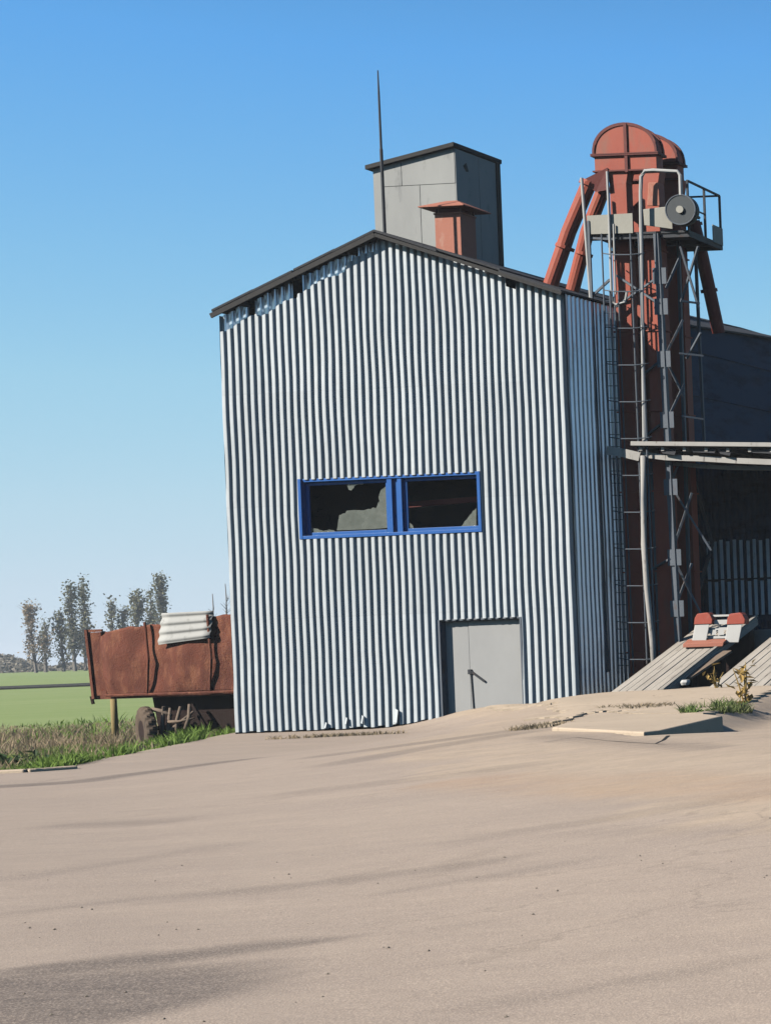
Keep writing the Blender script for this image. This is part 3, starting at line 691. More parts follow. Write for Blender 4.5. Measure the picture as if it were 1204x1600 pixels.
# ladder and cage
m = MB()
def vx(px, py): return px + (py - 520) * 0.0393
for px, Y, r in ((990, 44.75, .02), (1003, 44.7, .024), (945, 44.8, .018), (955, 44.75, .022), (962, 44.9, .018), (968, 45.1, .018)):
    y0 = 365 if px > 980 or px < 950 else 455
    m.tube([P(vx(px, y0), y0, Y), P(vx(px, 1052), 1052, Y)], r, 6)
py = 395
lo = m.build('ladder', M['steel_grey'], tw)
m = MB()
while py < 1040:
    pts = [P(vx(a, py), py + b, Y) for a, b, Y in ((945, 0, 45.1), (947, 1, 44.75), (962, 3, 44.62), (988, 3, 44.6), (1006, 1, 44.68), (1011, 0, 45.0))]
    m = MB(); m.tube(pts, .014, 6); m.build('cage_hoop', M['steel_grey'], lo); py += 57.5
m = MB(); py = 470
while py < 1045:
    m = MB(); m.tube([P(vx(945, py), py, 44.8), P(vx(962, py), py, 44.9)], .011, 5); m.build('rung', M['steel_grey'], lo); py += 19

# ------------------------------------------------------------------ lean-to over the truck ramps
YL = 44.6
ln = thing('lean_to', (P(1100, 1000, YL).x, YL, .66), 'open lean-to shelter with ragged plank-edged roof and bent pale post beside the red elevators', 'shelter')
p0, p1 = P(986, 697, YL), P(1330, 702, YL)
m = MB(); m.hexa([p0 + Vector((0, .05, 0)), p1 + Vector((0, .05, 0)), p1 + Vector((0, 4.6, -.1)), p0 + Vector((.0, 4.6, -.1)), p0 + Vector((0, .05, .05)), p1 + Vector((0, .05, .05)), p1 + Vector((0, 4.6, -.05)), p0 + Vector((0, 4.6, -.05))])
m.build('roof', M['tar'], ln)
m = MB(); m.bar(P(985, 693, YL), P(1330, 696, YL), .05, .10, (0, 0, 1)); m.build('fascia', M['wood_pale'], ln, bevel=.008)
m = MB()
def beam(pts, Y, w, h, mat, nm='beam'):
    m = MB(); q = [P(a, b, Y) for a, b in pts]
    for a, b in zip(q, q[1:]): m.bar(a, b + (b - a) * .02, w, h)
    return m.build(nm, mat, ln)
beam([(949, 704), (975, 708), (1000, 714)], 44.75, .14, .2, M['wood_pale'])
beam([(1001, 710), (1040, 715), (1100, 717), (1150, 720), (1330, 727)], 44.85, .1, .13, M['wood_pale'])
beam([(1052, 724), (1090, 728), (1140, 731), (1204, 732), (1330, 730)], 45.3, .08, .10, M['wood_pale'])
for i in range(9):
    m = MB(); a = P(1000 + i * 34, 700 + i * .4, 44.68); m.bar(a, a + Vector((0, 4.4, -.06)), .07, .12); m.build('rafter', M['wood_pale'], ln)
m = MB(); 
for i, (a, w, d) in enumerate(((1030, 26, 9), (1078, 40, 6), (1120, 22, 10), (1165, 46, 7))):      # torn sheets hanging from the edge
    q0, q1 = P(a, 701, 44.72), P(a + w, 702, 44.72); q2, q3 = P(a + w - 3, 702 + d, 44.68), P(a + 4, 703 + d * .6, 44.7)
    m = MB(); m.prism([q0, q3, q2, q1], (0, .015, 0)); m.build('torn_sheet', M['roof'], ln)
pb = P(1021, 1036, YL); gz = hgt(pb.x, YL)
m = MB(); m.tube([P(1004, 712, YL), P(1005, 780, YL), P(1005, 850, YL), P(1010, 920, YL), P(1018, 1000, YL), P(1023, 1075, YL)], [.06, .06, .062, .062, .06, .06], 10)
m.build('post', M['wood_pale'], ln, smooth=True)
m = MB(); m.bar(P(1017, 722, 45.6), P(1033, 1060, 45.6), .07, .07); m.build('post', M['steel_grey'], ln)
YB = 49.3
xa = P(1075, 850, YB).x; xb = P(1330, 850, YB).x
m = MB(); corr(m, xa, xb, 12, lambda x, y, z: (x, YB + y, z), lambda x: 1.2, lambda x: 6.2, (), depth=.085, pitch=.168, seed=21)
m.build('back_wall', M['dark_clad'], ln, smooth=True)
m = MB(); k = 0; x = P(1108, 900, YB).x
while x < xb:
    for (ya, yb_) in ((962, 909), (904, 846)):
        za, zb_ = P(1150, ya, YB).z, P(1150, yb_, YB).z + .08 * rr[k % 80]; o_ = .02 * rr[(k * 7) % 80]
        m.box(x + o_, x + o_ + .075, YB - .13, YB - .10, za, zb_)
    x += .168; k += 1
m.build('slat_screen', M['slat'], ln)
m = MB(); zr = P(1150, 905, YB).z; m.box(xa, xb, YB - .08, YB - .015, zr - .05, zr + .05); m.build('rail', M['steel_dark'], ln)
m = MB(); xw = P(1090, 850, 50).x
for (a, b) in (((1075, 720), (1112, 850)), ((1112, 850), (1080, 960)), ((1078, 740), (1085, 1000))): m = MB(); m.bar(P(*a, 48.9), P(*b, 48.9), .07, .07); m.build('brace', M['steel_grey'], ln)

# ------------------------------------------------------------------ dock, ramps, wheel stop, slab
def blk(name, x0, x1, y0, y1, z0, z1, mat, label, cat, bev=.03):
    m = MB(); m.box(x0, x1, y0, y1, z0, z1); o = m.build(name, mat, bevel=bev); tag(o, label, cat); return o
blk('loading_dock', -21.35, -12, 46.6, 49.2, .3, P(1150, 985, 46.6).z, M['conc'], 'raised concrete dock under the lean-to behind the ramps', 'dock')
vd_ = Vector((math.sin(A3), math.cos(A3), 0))
def ramp(name, pl0, pr0, Y0, L, rise, label, mat):
    a = P(*pl0, Y0); b = P(*pr0, Y0); z = a.z; b.z = z
    up = Vector((0, 0, 1)); d = vd_ * L + up * rise; th = Vector((0, 0, -.20))
    root = thing(name, a, label, 'ramp', group='sloping truck ramps')
    n = 5; m = MB(); w = (b - a)
    m.hexa([a + th, b + th, b + d + th, a + d + th, a - up * .05, b - up * .05, b + d - up * .05, a + d - up * .05])
    for k in range(7):      # planks along the track
        q0, q1 = a + w * ((k + .03) / 7), a + w * ((k + .97) / 7); j_ = up * random.uniform(-.018, .0); e0, e1 = random.uniform(0, .03), random.uniform(.97, 1.0)
        m.hexa([q0 + d * e0 - up * .045, q1 + d * e0 - up * .045, q1 + d * e1 - up * .045, q0 + d * e1 - up * .045, q0 + d * e0 + j_, q1 + d * e0 + j_, q1 + d * e1 + j_ * .5, q0 + d * e1 + j_ * .5])
    m.build('deck', mat, root, bevel=.012)
    m = MB()
    e = w.normalized() * .07
    m.hexa([b - e, b + Vector((.0, 0, 0)), b + d, b + d - e, b - e + up * .05, b + up * .05, b + d + up * .05, b + d - e + up * .05])
    m.build('edge_strip', M['conc'], root)
    for k in (.35, .65, .97):
        m = MB()
        c = a + d * k + w * .5
        g = hgt(c.x, c.y) - .1
        m.box(a.x + (d * k).x + .1, a.x + (d * k).x + w.x - .1, c.y - .12, c.y + .12, g, c.z - .21)
        m.build('support', M['rust_dark'], root)
    return root
ramp('loading_ramp', (949, 1083), (1036, 1083), 42.0, 4.4, 1.60, 'truck ramp carrying the red and white barrier, beside the warehouse corner', M['ramp'])
ramp('loading_ramp', (1098, 1080), (1200, 1080), 42.0, 4.6, 1.66, 'plank truck ramp on the right, running out of frame beside the dry stalk', M['ramp'])
# footing in front of ramps
m = MB(); a = P(952, 1089, 41.8); b = P(1185, 1086, 41.8); m.hexa([a + Vector((0, 0, -.3)), b + Vector((0, 0, -.3)), b + Vector((0, .3, -.3)), a + Vector((0, .3, -.3)), a, b, b + Vector((0, .3, 0)), a + Vector((0, .3, 0))])
tag(m.build('ramp_footing', M['conc_warm'], bevel=.02), 'low concrete footing strip along the foot of both ramps', 'footing')
# wheel stop
YW = 44.7
ws = thing('barrier', P(1115, 1006, YW), 'red and white painted wheel stop barrier at the head of the left ramp', 'barrier')
for xx in (1083, 1134):
    a, b = P(xx, 1004, YW), P(xx + 24, 975, YW)
    m = MB(); m.hexa([P(xx - 3, 1004, YW), P(xx + 19, 1004, YW), P(xx + 19, 1004, YW + .2), P(xx - 3, 1004, YW + .2), P(xx + 2, 975, YW), P(xx + 25, 974, YW), P(xx + 25, 974, YW + .2), P(xx + 2, 975, YW + .2)])
    po_ = m.build('post', M['white_sig'], ws, bevel=.015)
    m = MB(); pts = [(0, 976), (1, 966), (5, 959), (21, 957), (25, 960), (29, 968), (28, 975)]
    m.prism([P(xx + p, q, YW - .02) for p, q in pts][::-1], (0, .24, 0)); m.build('cap', M['red_sig'], po_, bevel=.015)
m = MB()
for (y0, y1) in ((961, 964), (969, 976), (981, 985), (993, 998)):
    m.hexa([P(1104, y1, YW + .1), P(1138, y1 - 1, YW + .1), P(1138, y1 - 1, YW + .14), P(1104, y1, YW + .14), P(1104, y0, YW + .1), P(1138, y0 - 1, YW + .1), P(1138, y0 - 1, YW + .14), P(1104, y0, YW + .14)])
m.build('crossbar', M['white_sig'], ws)
m = MB()
for x in (1109, 1121): m = MB(); m.hexa([P(x, 992, YW + .07), P(x + 9, 992, YW + .07), P(x + 9, 992, YW + .09), P(x, 992, YW + .09), P(x, 984, YW + .07), P(x + 9, 984, YW + .07), P(x + 9, 984, YW + .09), P(x, 984, YW + .09)]); m.build('reflector', M['white_sig'], ws)
m = MB(); m.hexa([P(1066, 1012, YW - .3), P(1128, 1010, YW - .3), P(1132, 1006, YW + .1), P(1072, 1006, YW + .1), P(1066, 1006, YW - .3), P(1130, 1003, YW - .3), P(1136, 998, YW + .1), P(1074, 999, YW + .1)])
m.build('foot_plate', M['oxide_pale'], ws, bevel=.01)
# rubble between the ramps
m = MB(); m.bar(P(1072, 1060, 43.0), P(1136, 1018, 44.4), .22, .05); tag(m.build('broken_board', M['log']), 'dark broken board lying in the gap between the two truck ramps', 'board')
def stone(px, py, Y, r, mat, label):
    c = P(px, py, Y); m = MB(); n = 7; rg = random.Random(px)
    for j, (zz_, k) in enumerate(((-.6, .7), (0, 1), (.5, .75))): m.v += [c + Vector((math.cos(a) * r * k * rg.uniform(.8, 1.2), math.sin(a) * r * k, zz_ * r)) for a in [6.283 * i / n for i in range(n)]]
    m.f += [(j * n + i, j * n + (i + 1) % n, (j + 1) * n + (i + 1) % n, (j + 1) * n + i) for j in range(2) for i in range(n)] + [tuple(range(n - 1, -1, -1)), tuple(range(2 * n, 3 * n))]
    return tag(m.build('stone', mat, bevel=.01), label, 'stone')
stone(1070, 1066, 42.6, .11, M['white_sig'], 'pale stone lying at the foot of the gap between the ramps')
x, y = W2(1022, 1147, .36); stone(1022, 1146, y - .45, .085, M['white_sig'], 'small pale stone at the front corner of the concrete slab')
# concrete slab in front
sl_top = .40
def WS(px, py): x, y = W2(px, py, sl_top); return Vector((x, y, sl_top))
poly = [WS(862, 1141), WS(1005, 1149), WS(1032, 1146), WS(1128, 1123), WS(1090, 1119), WS(985, 1120), WS(930, 1117)]
m = MB(); m.prism([p - Vector((0, 0, .45)) for p in poly], (0, 0, .45 + .05))
tag(m.build('concrete_slab', M['conc_warm'], bevel=.025), 'broken dusty concrete slab jutting out of the bank in front of the ramps', 'slab')
m = MB()
for px0, py0, px1, py1, w in ((968, 1116, 1005, 1118, .06), (1005, 1118, 1030, 1116, .05), (1060, 1118, 1085, 1116, .05)):
    pass

# worn concrete apron on top of the bank, from the door to the ramps, with a broken edge
m = MB(); CS = .14; AX, AY = -27.5, 26.5; on = set()
def inslab(x, y):
    c = False
    for p, q in zip(poly, poly[1:] + poly[:1]):
        if (p.y > y) != (q.y > y) and x < (q.x - p.x) * (y - p.y) / (q.y - p.y) + p.x: c = not c
    return c
for i in range(110):
    for j in range(125):
        X, Y = AX + (i + .5) * CS, AY + (j + .5) * CS
        if Y > 43.72 + (-23.05 - X) * .0524 or drop(X, Y) > .02 or Y > 43.9 or Y < 30.5 + .6 * nz(X * 1.5, 3) or any(inslab(X + a, Y + b) for a, b in ((0, 0), (.2, 0), (-.2, 0), (0, .25), (0, -.25))): continue
        if bank(X, Y) + .10 * nz(X * .8, Y * .8, 4) + .07 * nz(X * 2.7, Y * 2.7, 5) > .93: on.add((i, j))
ids = {}
def av(i, j, lo):
    k = (i, j, lo)
    if k not in ids:
        X = AX + i * CS + .05 * nz(i * .7, j * .7, 1); Y = AY + j * CS + .05 * nz(i * .7, j * .7, 2)
        ids[k] = len(m.v); m.v.append(Vector((X, Y, hgt(X, Y) + (.03 if not lo else -.10))))
    return ids[k]
for (i, j) in on:
    m.f.append((av(i, j, 0), av(i + 1, j, 0), av(i + 1, j + 1, 0), av(i, j + 1, 0)))
    for (di, dj, a, b) in ((0, -1, (i, j), (i + 1, j)), (1, 0, (i + 1, j), (i + 1, j + 1)), (0, 1, (i + 1, j + 1), (i, j + 1)), (-1, 0, (i, j + 1), (i, j))):
        if (i + di, j + dj) not in on: m.f.append((av(*a, 1), av(*b, 1), av(*b, 0), av(*a, 0)))
tag(m.build('concrete_apron', M['conc_warm']), kind='structure')
# crack strips in the asphalt below the slab
m = MB()
def crack(pts, w, h):
    q = []
    for px, py in pts:
        x, y = W2(px, py, h); q.append(Vector((x, y, hgt(x, y) + .006)))
    for i, (a, b) in enumerate(zip(q, q[1:])):
        d = (b - a).normalized(); n_ = Vector((-d.y, d.x, 0)) * w * .45 * (0.4 + .6 * rr[i]); m.add([a - n_, b - n_ * .8, b + n_ * .8, a + n_], [(0, 1, 2, 3)])
crack([(1056, 1160), (1052, 1168), (1044, 1174), (1036, 1181), (1024, 1186)], .06, .2)
crack([(878, 1126), (893, 1117), (908, 1112), (935, 1108)], .04, .42)
crack([(850, 1196), (900, 1190), (960, 1198), (1040, 1206), (1110, 1207)], .03, .05)
tag(m.build('ground_cracks', M['black']), kind='structure')

# ------------------------------------------------------------------ trailer
YT = 46.4
tr = thing('farm_trailer', (P(260, 1170, YT).x, YT + .5, hgt(P(260, 1170, YT).x, YT)), 'old rust-red farm trailer parked behind the left wall of the warehouse', 'trailer')
def side(u, v_):
    xt, yt = lerp(153, 425, u), lerp(988, 950, u) + 5 * nz(u * 9, 3)
    xb_, yb = lerp(165, 425, u), lerp(1087, 1077, u)
    p = P(lerp(xb_, xt, v_), lerp(yb, yt, v_), YT)
    p.z += .03 * nz(u * 23, 1, 4) * (v_ > .9); p.y += .010 * nz(u * 22, v_ * 7, 2) - .10 * math.sin(math.pi * v_) * (0.5 + .5 * math.sin(u * 13 + 1.0)) + .05 * nz(u * 7, v_ * 3) + (.10 * ss((.06 - u) / .06))
    return p
m = MB(); m.grid(side, 110, 28); m.build('side_panel', M['rust'], tr, smooth=True, solid=.02)
m = MB(); a, b, c_, d_ = P(425, 950, YT), P(153, 990, YT), P(165, 1086, YT), P(425, 1077, YT)
bk = Vector((.1, 2.1, 0)); off = Vector((0, .22, 0))
m.hexa([c_ + off, d_ + off, d_ + bk, c_ + bk, b + off + Vector((0, 0, -.1)), a + off + Vector((0, 0, -.1)), a + bk + Vector((0, 0, -.1)), b + bk + Vector((0, 0, -.1))])
m.build('body', M['rust_dark'], tr)
m = MB(); m.bar(P(136, 984, YT), P(148, 1092, YT), .06, .10); m.bar(P(136, 986, YT), P(160, 985, YT), .05, .06); m.bar(P(148, 1090, YT + .1), P(425, 1081, YT + .1), .12, .09)
m.bar(P(150, 988, YT + .25), P(158, 1090, YT + .25), .35, .03, (0, 1, 0))
m.build('frame', M['rust'], tr)
m = MB()
for px in (232, 330):
    m.tube([P(px - 6, 972 - (px - 232) * .12, YT - .1), P(px, 1030, YT - .14), P(px - 2, 1084 - (px - 232) * .05, YT - .06)], .03, 6)
m.tube([P(165, 1087, YT - .05), P(300, 1083, YT - .06), P(425, 1078, YT - .05)], .035, 6)
m.build('stiffener', M['rust'], tr)
m = MB(); m.hexa([P(252, 1158, YT + .4), P(420, 1152, YT + .4), P(420, 1152, YT + 1.6), P(252, 1158, YT + 1.6), P(238, 1088, YT + .3), P(420, 1082, YT + .3), P(420, 1082, YT + 1.8), P(238, 1088, YT + 1.8)])
m.bar(P(228, 1140, YT + .3), P(330, 1128, YT + .3), .1, .1); m.bar(P(300, 1100, YT + .1), P(330, 1150, YT + .1), .07, .07)
m.build('chassis', M['rust_dark'], tr)
m = MB(); m.bar(P(143, 1088, YT), P(146, 1100, YT), .05, .05); m.build('tail_hook', M['rust_dark'], tr)
# wheel, turned towards the camera
wc = P(229, 1142, YT - .25); wr = .56
ax = Vector((math.cos(R(49)), math.sin(R(49)), 0.03)).normalized()
def torus(cen, axis, rad, w, n=72, k=14):
    m = MB(); u = axis.cross(Vector((0, 0, 1))).normalized(); v_ = axis.cross(u)
    vs = []
    for i in range(n):
        t_ = 2 * math.pi * i / n; dr = u * math.cos(t_) + v_ * math.sin(t_)
        for j in range(k):
            s_ = 2 * math.pi * j / k; cr, cw = math.cos(s_), math.sin(s_)
            rr_ = rad - .17 + .17 * math.copysign(abs(cr) ** .6, cr) + (.035 if (i // 2 + (j > 6)) % 2 and cr > .3 else 0)
            vs.append(cen + dr * rr_ + axis * (w / 2) * math.copysign(abs(cw) ** .7, cw))
    m.add(vs, [(i * k + j, ((i + 1) % n) * k + j, ((i + 1) % n) * k + (j + 1) % k, i * k + (j + 1) % k) for i in range(n) for j in range(k)])
    return m
wo_ = torus(wc, ax, wr, .24).build('wheel', M['tyre'], tr)
m = MB(); m.tube([wc - ax * .10, wc + ax * .12], .26, 20); m.tube([wc + ax * .12, wc + ax * .18], .09, 12); m.build('rim', M['rust_dark'], wo_)
wo2 = torus(wc + Vector((.7, 1.5, .1)), ax, wr, .34).build('wheel', M['tyre_black'], tr, smooth=True)
# scrap by the wheel
sc_ = thing('scrap_wood', P(270, 1150, YT - .25), 'heap of dry broken branches and roots lying against the trailer wheel', 'scrap wood')
m = MB()
for (a, b, r0, r1) in (((246, 1172), (256, 1104), .05, .035), ((262, 1160), (266, 1106), .055, .03), ((276, 1150), (282, 1104), .04, .03), ((290, 1140), (296, 1100), .05, .03), ((244, 1158), (302, 1112), .045, .025), ((250, 1168), (280, 1140), .06, .03), ((236, 1108), (268, 1118), .05, .04), ((262, 1128), (304, 1122), .04, .02)):
    pa, pb_ = P(*a, YT - .25), P(*b, YT - .2); mid_ = (pa + pb_) / 2 + Vector((random.uniform(-.05, .05), random.uniform(-.05, .05), random.uniform(-.05, .05)))
    m.tube([pa, mid_, pb_], [r0, (r0 + r1) / 2 * 1.15, r1], 8)
m.build('branch', M['log'], sc_, smooth=True)
# wavy slate sheet on the trailer
def wavy(u, v_):
    p = P(lerp(lerp(247, 246, v_), lerp(328, 326, v_), u), lerp(lerp(1008, 958, v_), lerp(997, 954, v_), u), YT - .18)
    wv = math.cos(v_ * math.pi * 2 * 3.6); p.y += .022 * wv + .16 * v_; p.z += .006 * wv; return p
m = MB(); m.grid(wavy, 6, 54); tag(m.build('roofing_sheet', M['slate_sheet'], smooth=True, solid=.012), 'pale wavy slate roofing sheet hung over the top edge of the rusty trailer', 'roofing sheet')
# post and field band
a = P(181, 1152, 50.0); g = hgt(a.x, 50.0)
m = MB(); m.tube([Vector((a.x, 50, g - .1)), P(179, 1120, 50), P(177, 1084, 50)], [.08, .075, .07], 10); tag(m.build('wooden_post', M['post'], smooth=True), 'short yellowed wooden post standing in dry grass below the trailer', 'post')
m = MB(); pts = []
for i in range(15):
    px = lerp(-160, 420, i / 14); p = P(px, 1080.5 - .022 * px, 150); pts.append(Vector((p.x, 150, hgt(p.x, 150) + .12)))
m.tube(pts, .16, 8); tag(m.build('field_band', M['black'], smooth=True), 'long dark band lying straight across the green field', 'band')  # plain tube drawn for the dark line across the field

# ------------------------------------------------------------------ trees
def tree(px, base, top, Y, width, nleaf, mat, label, lean=0.0, style='poplar', group='trees at the far edge of the field'):
    b = P(px, base, Y); tp = P(px + lean, top, Y); b.z = hgt(b.x, Y) - .2
    H = tp.z - b.z; Wd = width * Y / F
    root = thing('tree', b, label, 'tree', group=group)
    tk_ = MB(); rnd = random.Random(int(px * 13 + top))
    def trunkp(t_): return lerp(b, tp, t_) + Vector((.10 * H * .2 * nz(t_ * 3, px), 0, 0))
    tk_.tube([trunkp(i / 6) for i in range(7)], [lerp(.26, .05, i / 6) for i in range(7)], 7)
    tips = []
    for i in range(22 if style != 'bare' else 9):
        t_ = rnd.uniform(.10, .95) ** 1.1; s_ = trunkp(t_); ang = rnd.uniform(0, 2 * math.pi)
        rad = Wd * .5 * (1.1 - t_ * .7) * rnd.uniform(.25, 1.15); rise = rad * (2.8 if style == 'poplar' else 1.7) * rnd.uniform(.7, 1.3)
        e_ = s_ + Vector((math.cos(ang) * rad, math.sin(ang) * rad, min(rise, tp.z + .3 - s_.z)))
        tk_.tube([s_, lerp(s_, e_, .5) + Vector((0, 0, -.1 * rise)), e_], [.085, .06, .02], 5); tips.append((s_, e_))
        for k_ in range(3):
            q0 = lerp(s_, e_, rnd.uniform(.3, .9)); tk_.tube([q0, q0 + Vector((rnd.gauss(0, .5), rnd.gauss(0, .5), rnd.uniform(.3, 1.1)))], [.035, .012], 4)
    tk_.build('trunk', M['bark'], root)
    if nleaf:
        lf = MB()
        for i in range(int(nleaf * 4)):
            s_, e_ = tips[rnd.randrange(len(tips))] if rnd.random() < .75 else (trunkp(.12), trunkp(1.0))
            c = lerp(s_, e_, rnd.uniform(.3, 1.06)) + Vector((rnd.gauss(0, .33), rnd.gauss(0, .33), rnd.gauss(0, .55)))
            q = Matrix.Rotation(rnd.uniform(0, 6.28), 3, 'Z') @ Matrix.Rotation(rnd.uniform(0, 3.1), 3, 'X'); s = rnd.uniform(.08, .22)
            lf.add([c + q @ Vector(p) for p in ((-s, 0, -s * .6), (s * .3, s * .2, -s), (s, 0, s * .3), (-.1 * s, -.2 * s, s))], [(0, 1, 2, 3)])
        lf.build('crown', mat, root)
    return root
TY = 300
tree(57, 1050, 950, TY, 50, 300, M['leaf_brown'], 'sparse brownish autumn tree, leftmost of the row beyond the field', -12, 'open')
tree(72, 1050, 968, TY + 4, 22, 130, M['leaf_dark'], 'thin bare-looking tree just right of the brownish tree', -3)
tree(100, 1050, 962, TY + 2, 34, 260, M['leaf_dark'], 'short dark tree at the left foot of the tall pair of poplars', -8, 'open')
tree(118, 1050, 918, TY, 34, 420, M['leaf_dark'], 'tall poplar on the left of the pair beside the trailer end', -8)
tree(134, 1050, 912, TY + 6, 28, 420, M['leaf_dark'], 'tall narrow poplar right beside the rear end of the trailer', -3)
tree(178, 1048, 943, TY, 20, 170, M['leaf_dark'], 'thin dark tree rising over the left half of the trailer', -5)
tree(196, 1048, 956, TY + 5, 26, 220, M['leaf_dark'], 'low rounded dark tree showing just above the trailer top', -4, 'open')
tree(218, 1047, 928, TY, 34, 380, M['leaf_dark'], 'bushy dark tree above the trailer left of the tallest one', -4, 'open')
tree(238, 1047, 925, TY + 8, 22, 300, M['leaf_dark'], 'middle dark poplar above the trailer between two bushier trees', -2)
tree(256, 1046, 908, TY, 34, 460, M['leaf_dark'], 'tallest dark poplar above the trailer left of the slate sheet', -4)
tree(336, 1044, 928, TY, 10, 0, M['leaf_dark'], 'bare thin leafless tree right of the slate sheet', -4, 'bare')
tree(358, 1044, 912, TY, 12, 0, M['leaf_dark'], 'bare leafless tree next to the warehouse wall', -6, 'bare')
# far low wood, one mass
lf = MB(); rnd = random.Random(5)
for i in range(11000):
    px = rnd.uniform(-120, 520); Y = rnd.uniform(340, 380); b = P(px, 1046, Y); hh = (1.3 + 1.2 * nz(px * .03, 2) + 2.2 * ss((60 - px) / 50)) * rnd.random() ** 1.1
    c = Vector((b.x, Y, hgt(b.x, Y) + hh)); s = rnd.uniform(.18, .45); q = Matrix.Rotation(rnd.uniform(0, 6.28), 3, 'Z') @ Matrix.Rotation(rnd.uniform(0, 3.1), 3, 'X')
    lf.add([c + q @ Vector(p) for p in ((-s, 0, -s * .6), (s * .3, s * .2, -s), (s, 0, s * .3), (-.1 * s, -.2 * s, s))], [(0, 1, 2, 3)])
tag(lf.build('far_wood', M['leaf_far']), 'low hazy line of scrub and wood along the far edge of the field', 'wood', kind='stuff')

# ------------------------------------------------------------------ grass and weeds
def blades(name, mat, n, region, hfn, wfn, label, cat, seed, lean=.35):
    m = MB(); rnd = random.Random(seed); c = 0; tries = 0
    while c < n and tries < n * 30:
        tries += 1; x, y = region(rnd)
        if x is None: continue
        z = hgt(x, y); h = hfn(rnd, x, y)
        if h <= 0: continue
        a = rnd.uniform(0, 6.28); w = wfn(rnd); d = Vector((math.cos(a), math.sin(a), 0)) * w; l = Vector((rnd.gauss(0, lean) * h, rnd.gauss(0, lean) * h, 0))
        b = Vector((x, y, z - .02)); mid_ = b + Vector((0, 0, h * .6)) + l * .4; t_ = b + Vector((0, 0, h)) + l
        m.add([b - d, b + d, mid_ + d * .7, mid_ - d * .7, t_], [(0, 1, 2, 3), (3, 2, 4)]); c += 1
    return tag(m.build(name, mat), label, cat, kind='stuff')
def vreg(y0, y1, vmin, vmax=99):
    def f(r):
        y = r.uniform(y0, y1); x = r.uniform(-.85 * y, -31.4 if y > 44 else -24.5)
        if y > 44.2 and x > -31.6 + (y - 44) * .05: return None, None
        v_ = vdist(x, y)
        return (x, y) if vmin < v_ < vmax else (None, None)
    return f
blades('dry_grass', M['grass_dry'], 22000, vreg(33, 70, .5), lambda r, x, y: (1 - .6 * ss((y - 54) / 12)) * (.35 + .65 * ss((vdist(x, y) - .4) / 2.5)) * r.uniform(.06, .46) * (.25 + .95 * ss(.5 + 1.7 * nz(x * .45, y * .22, 8))), lambda r: r.uniform(.008, .022), 'tall dry brown grass on the verge between road and field', 'dry grass', 1)
blades('green_grass', M['grass_green'], 13000, vreg(31.2, 47, .15, 4.2), lambda r, x, y: r.uniform(.05, .26) * (.3 + ss(.6 + 1.5 * nz(x * .6, y * .4, 4))) if r.random() < ss((-23.6 - x - .22 * (y - 31)) / 3.5) * ss(.42 + 1.8 * nz(x * .8, y * .5, 2)) else 0, lambda r: r.uniform(.008, .02), 'bright green grass along the edge of the road', 'grass', 2, .5)
blades('green_weeds', M['grass_green'], 9000, vreg(36, 70, 1.0), lambda r, x, y: r.uniform(.06, .40) * ss(.35 + 2.0 * nz(x * .5, y * .25, 14)), lambda r: r.uniform(.01, .026), 'green weeds mixed through the dry grass below the field', 'weeds', 6, .45)
def disk(px, py, h, rx, ry):
    cx, cy = W2(px, py, h)
    def f(r):
        a = r.uniform(0, 6.28); q = math.sqrt(r.random()); return cx + rx * q * math.cos(a), cy + ry * q * math.sin(a)
    return f
def regs(*ds): return lambda r: ds[r.randrange(len(ds))](r)
blades('grass_tuft', M['grass_tuftc'], 1700, regs(disk(1112, 1112, .4, .5, .9), disk(1100, 1115, .4, .3, .6), disk(1135, 1110, .4, .35, .7)), lambda r, x, y: r.uniform(.04, .26) * ss(.65 + 1.8 * nz(x * 2.2, y * 1.2, 6)), lambda r: r.uniform(.006, .016), 'green grass clump growing behind the broken concrete slab', 'grass', 3, .6)
blades('weeds', M['grass_green'], 900, regs(disk(345, 1148, -.3, .35, .5), disk(300, 1165, -.3, .3, .4), disk(318, 1140, -.4, .4, .5)), lambda r, x, y: r.uniform(.15, .5), lambda r: r.uniform(.012, .026), 'green weeds growing under the trailer by the wall corner', 'weeds', 4, .3)
blades('dry_tufts', M['grass_dry'], 1500, regs(disk(845, 1133, .42, .5, .5), disk(1010, 1100, .55, .5, .4), disk(500, 1152, 0, 1.2, .15), disk(990, 1104, .5, .8, .25), disk(560, 1149, 0, 1.0, .12)), lambda r, x, y: r.uniform(.03, .12), lambda r: r.uniform(.008, .016), 'short dry tufts scattered along the bank below the wall', 'dry grass', 5, .6)
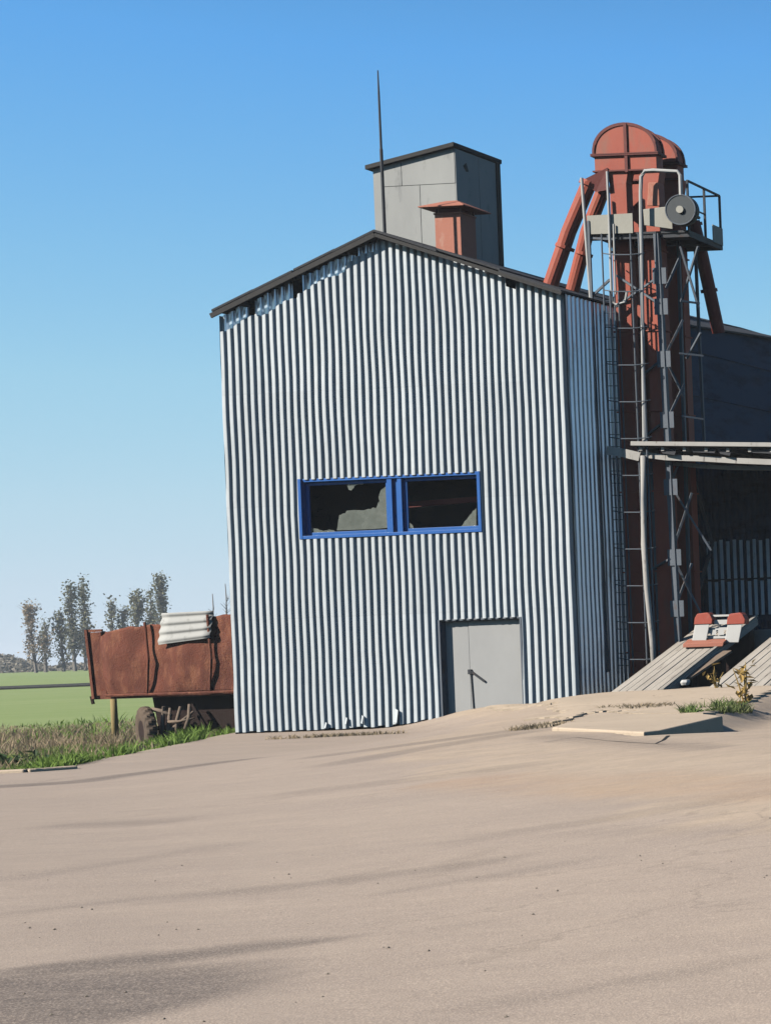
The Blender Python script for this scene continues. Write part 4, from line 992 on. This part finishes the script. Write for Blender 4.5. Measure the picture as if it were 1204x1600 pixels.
def weed(px, py, Y, h, n, mat, label, name='weed', s0=.09, spread=.35):
    b = P(px, py, Y); b.z = hgt(b.x, Y) - .03; root = thing(name, b, label, 'plant'); rnd = random.Random(int(px + py))
    st = MB(); lf = MB()
    for k in range(5):
        e_ = b + Vector((rnd.gauss(0, spread * .5), rnd.gauss(0, spread * .5), h * rnd.uniform(.6, 1)))
        st.tube([b, lerp(b, e_, .5) + Vector((0, 0, .05)), e_], [.018, .014, .006], 5)
        for i in range(n // 5):
            c = lerp(b, e_, rnd.uniform(.15, 1)) + Vector((rnd.gauss(0, spread * .35), rnd.gauss(0, spread * .35), rnd.gauss(0, .05))); s = s0 * rnd.uniform(.6, 1.4)
            q = Matrix.Rotation(rnd.uniform(0, 6.28), 3, 'Z') @ Matrix.Rotation(rnd.uniform(-.9, 1.2), 3, 'X')
            lf.add([c + q @ Vector(p) for p in ((0, -s, 0), (s * .5, 0, .1 * s), (0, s, -.35 * s), (-s * .5, 0, .1 * s))], [(0, 1, 2, 3)])
    st.build('stem', mat, root); lf.build('leaves', mat, root); return root
weed(20, 1178, 39.5, .42, 160, M['weed_dark'], 'dark green leafy weed at the left edge of the verge', s0=.10, spread=.5)
weed(1164, 1106, 36.5, .9, 40, M['stalk'], 'dried yellow stalk plant in front of the right ramp', 'dry_plant', .10, .2)
weed(1118, 1072, 41.6, .6, 22, M['stalk'], 'small dried yellow plant in the gap between the ramps', 'dry_plant', .08, .16)
# pebbles and crumbs
m = MB(); rnd = random.Random(9)
for i in range(70):
    Y = rnd.uniform(8.5, 43) if i > 160 else rnd.uniform(8.5, 16); X = rnd.uniform(-.83 * Y, -.40 * Y)
    if vdist(X, Y) > .2 or (Y > 43 and X > -31.5): continue
    r = rnd.uniform(.004, .012) if Y < 30 else rnd.uniform(.015, .04); c = Vector((X, Y, hgt(X, Y) + r * .3))
    q = [c + Vector((math.cos(a) * r * rnd.uniform(.7, 1.2), math.sin(a) * r * rnd.uniform(.7, 1.2), rnd.uniform(-.2, .1) * r)) for a in [k * 1.257 for k in range(5)]]
    m.add(q + [c + Vector((0, 0, r * .75)), c - Vector((0, 0, r * .5))], [(k, (k + 1) % 5, 5) for k in range(5)] + [((k + 1) % 5, k, 6) for k in range(5)])
tag(m.build('gravel', M['pebble']), 'loose pebbles scattered over the dusty yard', 'gravel', kind='stuff')

# ------------------------------------------------------------------ thin haze over the plain
hz = MB(); hz.box(-1700, 1700, -1650, 1650, -3.0, 20.0); ho_ = hz.build('haze', M['black'])
hm = bpy.data.materials.new('haze_air'); hm.use_nodes = True; hn = hm.node_tree; hn.nodes.remove(hn.nodes['Principled BSDF'])
pv = hn.nodes.new('ShaderNodeVolumePrincipled'); pv.inputs['Color'].default_value = (0.82, 0.88, 0.95, 1); pv.inputs['Density'].default_value = 0.0003; pv.inputs['Anisotropy'].default_value = 0.0
hn.links.new(pv.outputs[0], hn.nodes['Material Output'].inputs['Volume'])
ho_.data.materials.clear(); ho_.data.materials.append(hm); tag(ho_, 'thin pale haze in the air over the field', 'haze', kind='stuff')
